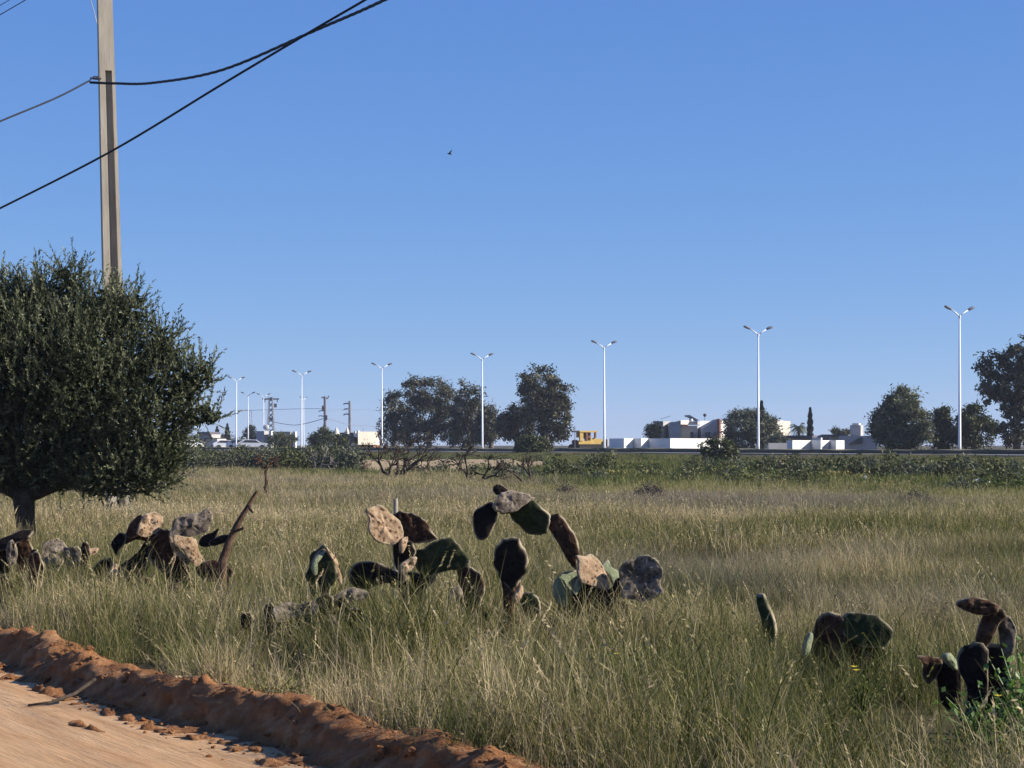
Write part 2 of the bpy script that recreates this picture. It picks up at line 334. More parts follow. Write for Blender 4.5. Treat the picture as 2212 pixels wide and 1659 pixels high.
# the road, its kerb and the median in which the lamps stand
def strip(name, q0, q1, z0, z1, m, a=-90, b=420, wob=0.0):
    """a slab along the road between two offsets from the lamp line (positive towards the field)"""
    s = np.linspace(a, b, 180); mb = MB(); k = len(s)
    def row(q, z): 
        return np.c_[L1[0] + s * RD[0] + q * RN[0], L1[1] + s * RD[1] + q * RN[1], z + wob * (np.sin(s * 0.9) + np.sin(s * 2.3 + 1)) * 0.5]
    v = np.concatenate([row(q1, z0 * np.ones(k)), row(q1, z1 * np.ones(k)), row(q0, z1 * np.ones(k)), row(q0, z0 * np.ones(k))])
    f = [[r * k + i, r * k + i + 1, (r + 1) * k + i + 1, (r + 1) * k + i] for r in range(3) for i in range(k - 1)]
    mb.add(v, f); o = mb.build(name, m); o['kind'] = 'structure'; return o
strip('road', 1.75, 9.5, 0.4, 0.90, M['asphalt'])
strip('kerb', 1.5, 1.74, 0.4, 1.06, M['kerb'])
strip('median', -1.6, 1.49, 0.4, 1.20, M['median'], wob=0.08)
strip('far_road', -9.5, -1.9, 0.4, 0.91, M['asphalt'])

# ------------------------------------------------------------------ grass (stuff): tufts instanced on points
def tuft(name, n, rad, h0, h1, w0, w1, lean, curl, m, seed, heads=0.25, K=6):
    r = np.random.default_rng(seed); mb = MB()
    for i in range(n):
        a = r.uniform(0, 2 * math.pi); rr = rad * math.sqrt(r.random())
        p = np.array([rr * math.cos(a), rr * math.sin(a), -0.03]); az = r.uniform(0, 2 * math.pi)
        h = r.uniform(h0, h1); le = abs(r.normal(0, lean)); cu = r.uniform(0, curl); w = r.uniform(w0, w1)
        th = le; d = np.array([math.cos(az), math.sin(az)]); side = np.array([-d[1], d[0], 0]); yaw = r.uniform(-1, 1); side = side * math.cos(yaw) + np.array([d[0], d[1], 0]) * math.sin(yaw)
        pts = [p]; stp = h / K
        for k in range(K):
            pts.append(pts[-1] + stp * np.array([math.sin(th) * d[0], math.sin(th) * d[1], math.cos(th)])); th += cu / K * (0.4 + 1.4 * k / K)
        pts = np.array(pts); tone = r.random()
        head = r.random() < heads
        ww = np.linspace(w, w * (0.45 if head else 0.12), K + 1) / 2
        v = np.stack([pts - side * ww[:, None], pts + side * ww[:, None]], 1).reshape(-1, 3)
        mb.add(v, [[2 * k, 2 * k + 1, 2 * k + 3, 2 * k + 2] for k in range(K)], tone)
        if head:      # seed head: a few overlapping scales at the tip
            dd = pts[-1] - pts[-2]; dd = dd / np.linalg.norm(dd); q = 6; c = pts[-1] + dd * np.linspace(-0.02, 0.07, q)[:, None]
            mb.leaves(c, dd + r.normal(0, 0.35, (q, 3)), r.normal(size=(q, 3)), r.uniform(0.022, 0.04), w * 1.5, np.full(q, min(1, 0.6 + 0.4 * r.random())))
    o = mb.build(name, m); COL.objects.unlink(o); return o

def leafy(name, n, h, spread, ln, wd, m, seed):
    """a low broad-leaved weed"""
    r = np.random.default_rng(seed); mb = MB()
    for k in range(n):
        a = r.uniform(0, 6.28); le = r.uniform(0.1, spread); hh = h * r.uniform(0.5, 1)
        tip = np.array([math.cos(a) * le * hh, math.sin(a) * le * hh, hh]); pts = np.array([[0, 0, -0.02], tip * np.array([0.4, 0.4, 0.55]), tip])
        mb.tube(pts, [0.004, 0.003, 0.0015], 4)
        q = 9; u = r.uniform(0.25, 1.05, q)[:, None]; c = tip * u + r.normal(0, 0.02, (q, 3))
        d = r.normal(size=(q, 3)) + np.array([math.cos(a), math.sin(a), 0.5]); mb.leaves(c, d, np.array([0, 0, 1]) + r.normal(0, 0.5, (q, 3)), r.uniform(0.6, 1.2, q) * ln, r.uniform(0.6, 1.2, q) * wd, r.random(q))
    o = mb.build(name, m); COL.objects.unlink(o); return o

def scatter(name, protos, pts, rot, scl, idx, label, cat, tint=0.0, lime=0.0, grey=0.0):
    c = bpy.data.collections.new(name + '_sources')
    for p in protos: c.objects.link(p)
    me = bpy.data.meshes.new(name); me.vertices.add(len(pts)); me.vertices.foreach_set('co', np.asarray(pts, np.float32).ravel())
    for nm, ty, dat, key in (('rot', 'FLOAT_VECTOR', rot, 'vector'), ('scl', 'FLOAT_VECTOR', scl, 'vector'), ('idx', 'INT', idx, 'value'), ('tint', 'FLOAT', np.broadcast_to(tint, (len(pts),)).copy(), 'value'), ('grey', 'FLOAT', np.broadcast_to(grey, (len(pts),)).copy(), 'value'), ('lime', 'FLOAT', np.broadcast_to(lime, (len(pts),)).copy(), 'value')):
        a = me.attributes.new(nm, ty, 'POINT'); a.data.foreach_set(key, np.asarray(dat, np.int32 if ty == 'INT' else np.float32).ravel())
    o = bpy.data.objects.new(name, me); COL.objects.link(o)
    g = bpy.data.node_groups.new(name + '_nodes', 'GeometryNodeTree')
    g.interface.new_socket('Geometry', in_out='INPUT', socket_type='NodeSocketGeometry'); g.interface.new_socket('Geometry', in_out='OUTPUT', socket_type='NodeSocketGeometry')
    N = g.nodes; L = g.links; gi = N.new('NodeGroupInput'); go = N.new('NodeGroupOutput'); ip = N.new('GeometryNodeInstanceOnPoints'); ci = N.new('GeometryNodeCollectionInfo')
    ci.inputs['Collection'].default_value = c; ci.inputs['Separate Children'].default_value = True; ci.inputs['Reset Children'].default_value = True
    def at(nm, ty):
        n = N.new('GeometryNodeInputNamedAttribute'); n.data_type = ty; n.inputs[0].default_value = nm; return n.outputs[0]
    L.new(gi.outputs[0], ip.inputs['Points']); L.new(ci.outputs[0], ip.inputs['Instance']); ip.inputs['Pick Instance'].default_value = True
    L.new(at('idx', 'INT'), ip.inputs['Instance Index']); L.new(at('rot', 'FLOAT_VECTOR'), ip.inputs['Rotation']); L.new(at('scl', 'FLOAT_VECTOR'), ip.inputs['Scale'])
    L.new(ip.outputs[0], go.inputs[0])
    md = o.modifiers.new('scatter', 'NODES'); md.node_group = g
    o['kind'] = 'stuff'; tag(o, label, cat)
    return o

def field_points(y0, y1, dens, edge=4.5):
    n = int(dens * (y1 - y0) * 2 * (0.29 * y1 + edge)); y = rng.uniform(y0, y1, n); x = rng.uniform(-1, 1, n) * (0.29 * y1 + edge)
    k = np.abs(x) < 0.29 * y + edge
    return x[k], y[k]
def vnoise(x, y, s, seed=0.0): return np.array([mnoise.noise(Vector((a * s, b * s, seed))) for a, b in zip(x, y)])

near = [tuft('near_tuft', 44, 0.15, 0.20, 0.58, 0.004, 0.0095, 0.30, 2.3, M['grass'], 100 + i, 0.05) for i in range(6)]
near += [tuft('near_stems', 12, 0.2, 0.36, 0.66, 0.003, 0.0055, 0.32, 3.2, M['grass'], 150 + i, 0.25, 8) for i in range(3)]
far = [tuft('far_tuft', 60, 0.30, 0.16, 0.42, 0.007, 0.014, 0.28, 1.3, M['grass'], 200 + i, 0.05, 4) for i in range(5)]
px, py = [], []
for y0, y1, dn in ((5.0, 9, 70), (9, 14, 58), (14, 20, 44), (20, 27, 30)):
    a, b = field_points(y0, y1, dn); px.append(a); py.append(b)
px = np.concatenate(px); py = np.concatenate(py)
tt = berm_t(px, py); ss = (px - C0[0]) * BE[0] + (py - C0[1]) * BE[1]; k = (tt > 0.19 - 0.07 * smooth(0.5, 2.5, ss) + 0.05 * np.sin(px * 5) + 0.05 * np.sin(py * 7.3)); px, py, tt = px[k], py[k], tt[k]
pn = vnoise(px, py, 0.7, 2.0); k = rng.random(len(px)) < np.maximum(0.80 + 1.2 * pn, 0.5); px, py, tt, pn = px[k], py[k], tt[k], pn[k]
n = len(px); clump = vnoise(px, py, 0.35, 17.0); tint = 0.42 * clump + 0.18 * vnoise(px, py, 1.3, 4.0) + 0.015
sc = (0.82 + 0.55 * pn + 0.18 * clump + rng.normal(0, 0.14, n)) * (0.45 + 0.35 * smooth(0.5, 3, (px - C0[0]) * BE[0] + (py - C0[1]) * BE[1]) * (1 - smooth(0.15, 1.0, tt)) + 0.55 * smooth(0.15, 1.0, tt)) * (0.98 - 0.22 * smooth(8.5, 11.5, py) * smooth(0.6, 1.8, px - 0.02 * py) - 0.12 * smooth(18, 21, py))
sc = np.clip(sc, 0.3, 1.4)
pz = ground(px, py)
scatter('field_grass', near, np.c_[px, py, pz], np.c_[rng.normal(0, 0.10, n), rng.normal(0, 0.10, n), rng.uniform(0, 6.28, n)], np.c_[sc, sc, sc], rng.choice(9, n, p=[0.13] * 6 + [0.0733] * 2 + [0.0734]),
        'tall dry wild grass beside the dirt track and round the cacti', 'grass', tint, 0.0, np.clip(1.5 * vnoise(px, py, 0.22, 55.0) - 0.28, 0, 0.5) * smooth(13, 18, py))
px, py = [], []
for y0, y1, dn in ((26, 36, 17), (36, 52, 11), (52, 100, 6.5)):
    a, b = field_points(y0, y1, dn); px.append(a); py.append(b)
px = np.concatenate(px); py = np.concatenate(py); q = road_q(px, py)
k = q > 48 + 3 * np.sin(px * 0.4) + rng.normal(0, 1.5, len(px)); px, py = px[k], py[k]
pn = vnoise(px, py, 0.22, 5.0); n = len(px); sc = np.clip(0.85 + 0.55 * pn + rng.normal(0, 0.12, n), 0.4, 1.4)
scatter('meadow_grass', far, np.c_[px, py, ground(px, py)], np.c_[rng.normal(0, 0.08, n), rng.normal(0, 0.08, n), rng.uniform(0, 6.28, n)], np.c_[sc * 1.1, sc * 1.1, sc], rng.integers(0, 5, n),
        'dry straw coloured meadow grass stretching back to the green bank', 'grass', 0.40 * vnoise(px, py * 2.2, 0.07, 31.0) + 0.15 * vnoise(px, py, 0.5, 3.0), 0.5 * smooth(66, 52, road_q(px, py)) * np.clip(0.75 + vnoise(px, py * 2, 0.1, 12.0), 0, 1) * smooth(-3, 6, px), np.clip(1.6 * vnoise(px, py * 0.7, 0.11, 77.0) - 0.12, 0, 0.65))
# green ground cover of the bank
cov = [tuft('cover_tuft', 50, 0.45, 0.12, 0.38, 0.02, 0.045, 0.5, 1.2, M['green'], 300 + i, 0.0, 3) for i in range(4)]
n0 = 20000; py = rng.uniform(46, 190, n0); px = rng.uniform(-1, 1, n0) * (0.30 * py + 3); q = road_q(px, py)
k = (q > 1.5) & (q < 50 + rng.normal(0, 1.5, n0)); px, py = px[k], py[k]; n = len(px); pn = vnoise(px, py, 0.15, 8.0); sc = np.clip(0.9 + 0.7 * pn + rng.normal(0, 0.15, n), 0.35, 1.6) * (0.2 + 0.8 * smooth(2, 26, road_q(px, py)))
scatter('bank_ground_cover', cov, np.c_[px, py, ground(px, py)], np.c_[np.zeros((n, 2)), rng.uniform(0, 6.28, n)], np.c_[sc, sc, sc], rng.integers(0, 4, n),
        'low green growth covering the slope up to the road', 'ground cover')

# ------------------------------------------------------------------ prickly pears
def pad(mb, base, tip, width, yaw=0.0, thick=0.035, shrivel=0.0, bend=0.0, cup=0.0, obov=0.62, seed=0):
    """one cactus pad from base to tip; yaw turns its face about its long axis (0 = towards the camera)"""
    base = np.asarray(base, float); tip = np.asarray(tip, float); ax = tip - base; Ln = np.linalg.norm(ax); ax = ax / Ln
    toward = np.array([0, -1.0, 0]); toward = toward - ax * toward.dot(ax)
    if np.linalg.norm(toward) < 0.05: toward = np.array([0, 0, 1.0]) - ax * ax[2]
    toward /= np.linalg.norm(toward); sd = np.cross(ax, toward)
    nr = toward * math.cos(yaw) + sd * math.sin(yaw); sd = np.cross(ax, nr)
    K, n = 30, 36; v = []; rim = []
    for i in range(K + 1):
        u = i / K; u_ = 0.004 + 0.992 * u
        w = width / 2 * (math.sin(math.pi * u_ ** (math.log(0.5) / math.log(obov)))) ** 0.62 + 0.024 * (1 - u) ** 2
        t = thick / 2 * (0.55 + 0.45 * math.sin(math.pi * u_)) * min(1, 6 * (1 - u_) + 0.08) ** 0.5
        for j in range(n):
            a = 2 * math.pi * j / n; ca, sa = math.cos(a), math.sin(a)
            lx = math.copysign(abs(ca) ** 0.62, ca) * w; lz = math.copysign(abs(sa) ** 0.5, sa) * t * (1 + 0.25 * (1 - ca * ca))
            if shrivel:
                px_, py_ = lx / 0.05 + seed * 7.3, u * Ln / 0.05
                nn = mnoise.noise(Vector((px_, py_, seed))) ; n2 = mnoise.noise(Vector((px_ * 2.3, py_ * 2.3, seed + 4)))
                lz += shrivel * (0.014 * nn + 0.011 * n2 + 0.006 * mnoise.noise(Vector((px_ * 4.7, py_ * 4.7, seed + 2))))
                vv = mnoise.voronoi(Vector((lx / 0.036, u * Ln / 0.036, seed)))[0][0]; lz += shrivel * 0.011 * (0.5 - vv) * (1 if sa > 0 else -1)
                lx *= 1 + shrivel * (0.14 * mnoise.noise(Vector((u * 5, a * 0.8 if a < 3.2 else (6.28 - a) * 0.8, seed + 9))) + 0.09 * mnoise.noise(Vector((u * 17, math.copysign(3, ca), seed))))
            else:
                lz += 0.003 * mnoise.noise(Vector((lx / 0.06, u * Ln / 0.06, seed)))
            off = bend * (u ** 2) * Ln + cup * (lx / (width / 2)) ** 2 * width * 0.5
            rim.append(max(0.0, min(1.0, (max(abs(ca), 0.55 + 0.45 * (u - 0.9) / 0.06 if u > 0.9 else 0) - 0.86) * 9)) * min(1, max(0, 0.75 + 1.6 * mnoise.noise(Vector((u * 4, math.copysign(2, ca), seed + 30))))))  # mask of the painted sunlit edge
            v.append(base + ax * u * Ln + sd * lx + nr * (lz + off))
    f = [[i * n + j, i * n + (j + 1) % n, (i + 1) * n + (j + 1) % n, (i + 1) * n + j] for i in range(K) for j in range(n)]
    b = mb.n; mb.add(v, f, np.array(rim))
    mb.f.append(np.array([[(j + 1) % n, j, 0] for j in range(1, n - 1)]) + b)
    e = K * n; mb.f.append(np.array([[e, e + j, e + j + 1] for j in range(1, n - 1)]) + b)

def sheet(mb, poly, d, zf, yaw=0.0, tilt=0.0, th=0.028, shrivel=0.5, seed=0, curl=0.0):
    """a cactus pad with the outline read off the photo, its own distance, tilt and thickness"""
    q = np.array([P(*zf(*p), d) for p in poly]); m = len(q); out = []
    for i in range(m):
        p0, p1, p2, p3 = q[i - 1], q[i], q[(i + 1) % m], q[(i + 2) % m]
        for f in (0, .25, .5, .75): out.append(0.5 * (2 * p1 + (p2 - p0) * f + (2 * p0 - 5 * p1 + 4 * p2 - p3) * f * f + (3 * p1 - p0 - 3 * p2 + p3) * f ** 3))
    out = np.array(out); n = len(out); nx = np.roll(out, -1, 0); cr = out[:, 0] * nx[:, 2] - nx[:, 0] * out[:, 2]; A = cr.sum() / 2
    c = np.array([((out[:, 0] + nx[:, 0]) * cr).sum() / (6 * A), d, ((out[:, 2] + nx[:, 2]) * cr).sum() / (6 * A)])
    size = math.sqrt(abs(A)); rr = [0.001, 0.16, 0.32, 0.47, 0.62, 0.76, 0.88, 0.96, 1.0]
    nr = np.array([math.sin(yaw), -math.cos(yaw) * math.cos(tilt), math.sin(tilt)]); V = []; T = []
    for side in (1, -1):
        for r in (rr if side == 1 else rr[::-1]):
            for k in range(n):
                x = c + (out[k] - c) * r; lx, lz = x[0] - c[0], x[2] - c[2]; nv = Vector((lx / 0.05 + seed * 5.1, lz / 0.05, seed * 1.7))
                edge = 1 + (0.05 + 0.05 * shrivel) * r * r * mnoise.noise(Vector((math.cos(6.283 * k / n) * 4, math.sin(6.283 * k / n) * 4, seed + .5))) + 0.03 * shrivel * r ** 4 * mnoise.noise(Vector((k * 0.9, seed, 3.1)))
                x = c + (x - c) * edge
                h = th / 2 * (1 - (r * 0.94) ** 4) ** 0.5 + th * 0.12
                dsp = shrivel * (0.016 * mnoise.noise(nv) + 0.010 * mnoise.noise(nv * 2.3) + 0.006 * mnoise.noise(nv * 4.6)) * (1 - 0.4 * r)
                if shrivel > 0.9: dsp += 0.012 * (0.5 - mnoise.voronoi(nv * 1.35)[0][0]) * side
                off = lx * math.tan(yaw) + lz * math.tan(tilt)
                y = d + off - curl * (lx * lx + lz * lz) / size
                V.append(np.array([x[0], y, x[2]]) + nr * (side * h + dsp))
                T.append(max(0.0, min(1.0, (r - 0.9) * 14)) * min(1, max(0, 0.55 + 1.6 * mnoise.noise(Vector((math.cos(6.283 * k / n) * 2, math.sin(6.283 * k / n) * 2, seed + 8))))))  # where the sunlit edge is painted, broken up by noise
    R = len(rr) * 2; f = [[i * n + k, i * n + (k + 1) % n, (i + 1) * n + (k + 1) % n, (i + 1) * n + k] for i in range(R - 1) for k in range(n)]
    if A > 0: f = [g[::-1] for g in f]
    mb.add(np.array(V), f, np.array(T))

Z5 = lambda x, y: (0 + .248 * x, 1014.9 + .248 * y)
Z6 = lambda x, y: (521.2 + .248 * x, 1014.9 + .248 * y)
Z7 = lambda x, y: (960 + .248 * x, 1014.9 + .248 * y)
Z8 = lambda x, y: (1591 + .2808 * x, 1207 + .2808 * y)
pad_seed = [0]
def cactus(label, d, zf, sheets, fill=None, group='prickly pear plants in the grass'):
    """sheets: (outline, material, yaw, options); fill: fallen pads round the foot"""
    cx_ = np.mean([zf(*p)[0] for s_ in sheets for p in s_[0]])
    t = thing('prickly_pear', label, 'cactus', GP(cx_, d), group)
    for (poly, m, yaw, o) in sheets:
        o = dict(o); pad_seed[0] += 1; dy = o.pop('dy', 0.0); lab = o.pop('label', None); o.setdefault('shrivel', 0.25 if m == 'pad_pale' else 0.6); o.setdefault('tilt', rng.uniform(-0.12, 0.12))
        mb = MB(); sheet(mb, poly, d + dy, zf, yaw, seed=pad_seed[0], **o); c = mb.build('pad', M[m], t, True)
        if lab: c['label'] = lab
    for k in range(fill[2] if fill else 0):      # older pads heaped round the foot
        x = rng.uniform(fill[0], fill[1]); b0 = P(*zf(x, 0), d + rng.uniform(0.0, 0.25)); g_ = gz(b0[0], b0[1]); b0[2] = g_ - 0.03 + rng.uniform(0, 1) * max(0, fill[3] - 0.22)
        L = rng.uniform(0.2, 0.32); an = rng.uniform(-0.9, 0.9); tip = b0 + np.array([math.sin(an) * L, rng.uniform(-0.1, 0.1), math.cos(an) * L]); tip[2] = min(tip[2], g_ + fill[3])
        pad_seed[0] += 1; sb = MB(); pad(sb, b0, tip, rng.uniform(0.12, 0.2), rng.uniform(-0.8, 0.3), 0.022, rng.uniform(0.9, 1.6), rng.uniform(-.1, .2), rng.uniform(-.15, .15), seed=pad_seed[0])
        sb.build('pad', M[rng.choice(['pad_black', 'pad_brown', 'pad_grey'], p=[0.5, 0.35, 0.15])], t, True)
    return t
cactus('arching half dead prickly pear bowing over to the left, middle of the grass', 14.5, Z7, [
    ([(1180, 1010), (1260, 985), (1330, 1030), (1440, 1040), (1500, 1000), (1540, 1090), (1460, 1200), (1380, 1270), (1280, 1230), (1130, 1220), (1100, 1110), (1130, 1050)], 'pad_black', -0.1, dict(dy=0.02)),
    ([(1200, 1120), (1330, 1090), (1420, 1150), (1440, 1400), (1350, 1600), (1230, 1590), (1170, 1380)], 'pad_black', 0.1, dict(dy=0.06)),
    ([(1165, 880), (1060, 890), (990, 930), (950, 1000), (950, 1080), (985, 1160), (1040, 1195), (1090, 1160), (1130, 1080), (1180, 1010), (1200, 940)], 'pad_pale', 0.42, dict(dy=0.04, label='pale green rounded pad')),
    ([(1165, 950), (1205, 975), (1175, 1040), (1140, 1090), (1130, 1040)], 'pad_pale', 0.6, dict(dy=-0.05)),
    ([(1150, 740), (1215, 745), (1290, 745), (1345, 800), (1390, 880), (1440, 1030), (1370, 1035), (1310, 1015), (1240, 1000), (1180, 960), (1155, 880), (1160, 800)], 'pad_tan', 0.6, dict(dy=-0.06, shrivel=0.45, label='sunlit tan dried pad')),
    ([(1365, 835), (1420, 785), (1450, 850), (1505, 880), (1515, 960), (1470, 995), (1430, 930), (1385, 880)], 'pad_pale', 0.5, dict(dy=0.05)),
    ([(1510, 870), (1570, 800), (1650, 765), (1750, 745), (1840, 755), (1885, 820), (1895, 900), (1885, 990), (1900, 1060), (1840, 1110), (1720, 1135), (1600, 1120), (1540, 1090), (1520, 980)], 'pad_grey', 0.02, dict(dy=-0.03, shrivel=1.3, curl=0.25, th=0.04)),
    ([(1490, 960), (1530, 950), (1550, 1090), (1510, 1100), (1470, 1040)], 'pad_black', -0.2, dict(dy=0.0)),
    ([(905, 450), (930, 395), (990, 390), (1040, 420), (1090, 500), (1140, 570), (1175, 680), (1165, 790), (1150, 870), (1110, 830), (1050, 740), (1000, 650), (940, 560), (905, 500)], 'pad_brown', -0.3, dict(dy=0.0, th=0.04, curl=-0.3)),
    ([(570, 350), (640, 320), (720, 270), (760, 255), (830, 315), (915, 390), (915, 470), (890, 545), (820, 565), (720, 550), (650, 480), (600, 440)], 'pad_green', -0.2, dict(dy=0.02, th=0.04, tilt=-0.15)),
    ([(440, 270), (480, 220), (560, 185), (640, 200), (720, 225), (770, 255), (690, 310), (620, 360), (560, 378), (480, 365), (435, 320)], 'pad_grey', 0.35, dict(dy=-0.05, shrivel=1.5, th=0.05, tilt=0.3)),
    ([(420, 160), (455, 125), (510, 140), (560, 190), (500, 215), (445, 215)], 'pad_black', 0.1, dict(dy=0.0)),
    ([(250, 400), (290, 340), (360, 300), (425, 285), (460, 345), (455, 430), (430, 500), (380, 580), (320, 610), (270, 580), (250, 500)], 'pad_black', -0.1, dict(dy=-0.03, shrivel=0.3, label='black pad hanging from the tip')),
], (1150, 1750, 9, 0.27))
cactus('dark upright prickly pear paddle on a narrow neck under the arching plant', 14.1, Z7, [
    ([(490, 930), (560, 950), (650, 950), (665, 1000), (625, 1090), (605, 1250), (600, 1500), (520, 1500), (515, 1250), (510, 1050)], 'pad_brown', -0.1, dict(dy=0.03, th=0.05)),
    ([(430, 760), (440, 690), (500, 620), (560, 590), (640, 590), (660, 640), (700, 700), (725, 790), (710, 880), (680, 940), (640, 1000), (600, 1060), (540, 1000), (480, 920), (445, 850)], 'pad_black', -0.22, dict(dy=0.0, th=0.045, shrivel=0.8)),
    ([(635, 1050), (665, 1005), (685, 1060), (655, 1140), (615, 1165), (600, 1110)], 'pad_tan', 0.5, dict(dy=-0.04)),
    ([(670, 1090), (730, 1065), (790, 1090), (835, 1150), (830, 1260), (790, 1330), (700, 1280), (660, 1170)], 'pad_green', -0.25, dict(dy=-0.06, curl=-0.4)),
], (500, 760, 4, 0.22))
cactus('sprawling prickly pear clump with a sunlit tan pad beside the wooden stake', 14.4, Z6, [
    ([(1330, 900), (1450, 890), (1560, 900), (1700, 910), (1660, 1000), (1540, 1070), (1420, 1060), (1300, 1010)], 'pad_black', -0.1, dict(dy=0.03)),
    ([(1400, 950), (1560, 950), (1620, 1100), (1590, 1400), (1450, 1420), (1390, 1200)], 'pad_black', -0.2, dict(dy=0.08)),
    ([(935, 930), (950, 860), (1020, 810), (1130, 795), (1230, 820), (1330, 880), (1440, 910), (1400, 1000), (1270, 985), (1170, 1015), (1080, 1040), (980, 1010)], 'pad_black', -0.12, dict(dy=-0.03, th=0.045, shrivel=0.4)),
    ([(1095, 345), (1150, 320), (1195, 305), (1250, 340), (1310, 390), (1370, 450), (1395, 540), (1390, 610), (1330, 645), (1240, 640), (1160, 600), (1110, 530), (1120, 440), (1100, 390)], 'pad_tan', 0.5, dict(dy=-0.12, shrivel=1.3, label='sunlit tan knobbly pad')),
    ([(1330, 395), (1400, 365), (1470, 370), (1560, 410), (1620, 460), (1660, 540), (1710, 600), (1600, 635), (1500, 640), (1420, 590), (1380, 520), (1345, 450)], 'pad_brown', -0.15, dict(dy=0.03, shrivel=1.0)),
    ([(1385, 610), (1440, 585), (1435, 650), (1400, 725), (1380, 690)], 'pad_tan', 0.6, dict(dy=-0.08, shrivel=0.8)),
    ([(1320, 640), (1385, 630), (1400, 700), (1440, 640), (1480, 620), (1520, 700), (1490, 770), (1430, 810), (1370, 880), (1330, 760)], 'pad_black', -0.2, dict(dy=-0.02)),
    ([(1385, 830), (1450, 780), (1520, 755), (1510, 830), (1450, 890), (1390, 890)], 'pad_tan', 0.35, dict(dy=-0.07, shrivel=1.0)),
    ([(1505, 720), (1600, 690), (1680, 630), (1780, 590), (1870, 620), (1920, 690), (1990, 800), (1930, 860), (1800, 875), (1680, 925), (1570, 930), (1520, 850)], 'pad_green', -0.2, dict(dy=-0.01, shrivel=1.2, th=0.045)),
    ([(1890, 850), (1960, 830), (2060, 880), (2115, 960), (2120, 1050), (2090, 1160), (2070, 1350), (2000, 1350), (1930, 1100), (1890, 960)], 'pad_brown', -0.3, dict(dy=-0.05, shrivel=0.8)),
    ([(1800, 1100), (1850, 1020), (1910, 1020), (1935, 1110), (1945, 1220), (1900, 1350), (1840, 1330), (1810, 1200)], 'pad_grey', 0.3, dict(dy=-0.12, shrivel=1.5)),
], (1250, 2060, 16, 0.30))
cactus('two green pads standing together, lit along one rim, left of the clump with the stake', 15.2, Z6, [
    ([(615, 790), (680, 710), (740, 690), (800, 760), (830, 860), (825, 960), (780, 1040), (740, 1250), (700, 1250), (690, 1040), (640, 930), (610, 850)], 'pad_green', -0.22, dict(dy=-0.04, th=0.04)),
    ([(555, 930), (590, 850), (605, 740), (660, 690), (735, 655), (720, 720), (680, 790), (660, 880), (660, 960), (640, 1150), (610, 1140), (590, 1000)], 'pad_green', -0.4, dict(dy=0.05)),
    ([(620, 830), (655, 750), (730, 705), (727, 722), (685, 755), (660, 820), (658, 900), (635, 915)], 'pad_pale', 0.5, dict(dy=-0.07)),  # lit fold of the green pad, its light put into the pale colour
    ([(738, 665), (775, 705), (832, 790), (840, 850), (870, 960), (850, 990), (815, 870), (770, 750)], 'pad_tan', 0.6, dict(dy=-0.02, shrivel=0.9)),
], (600, 800, 4, 0.2))
cactus('collapsed withered prickly pear lying low in front of the stake clump', 13.6, Z6, [
    ([(205, 1190), (270, 1170), (315, 1290), (270, 1400), (205, 1380)], 'pad_black', -0.1, dict(dy=0, shrivel=1.2)),
    ([(280, 1210), (400, 1150), (520, 1175), (640, 1140), (660, 1240), (500, 1290), (330, 1320)], 'pad_grey', 0.15, dict(dy=-0.04, shrivel=1.9, tilt=0.2, curl=0.3)),
    ([(400, 1260), (520, 1230), (590, 1300), (570, 1420), (440, 1430)], 'pad_black', -0.2, dict(dy=0.03, shrivel=1.2)),
    ([(630, 1150), (760, 1080), (810, 1180), (770, 1290), (690, 1280)], 'pad_black', -0.3, dict(dy=0.0, shrivel=1.6, curl=-0.3)),
    ([(790, 1140), (900, 1045), (1000, 1035), (1115, 1090), (1050, 1130), (930, 1160), (860, 1230)], 'pad_grey', 0.25, dict(dy=0.05, shrivel=1.8, tilt=0.2)),
    ([(820, 1160), (900, 1110), (950, 1200), (920, 1330), (850, 1320)], 'pad_black', -0.2, dict(dy=0.0, shrivel=1.0)),
    ([(0, 1270), (70, 1240), (110, 1320), (70, 1430), (10, 1410)], 'pad_black', -0.2, dict(dy=-0.2, shrivel=1.2)),
], (220, 1050, 18, 0.30))
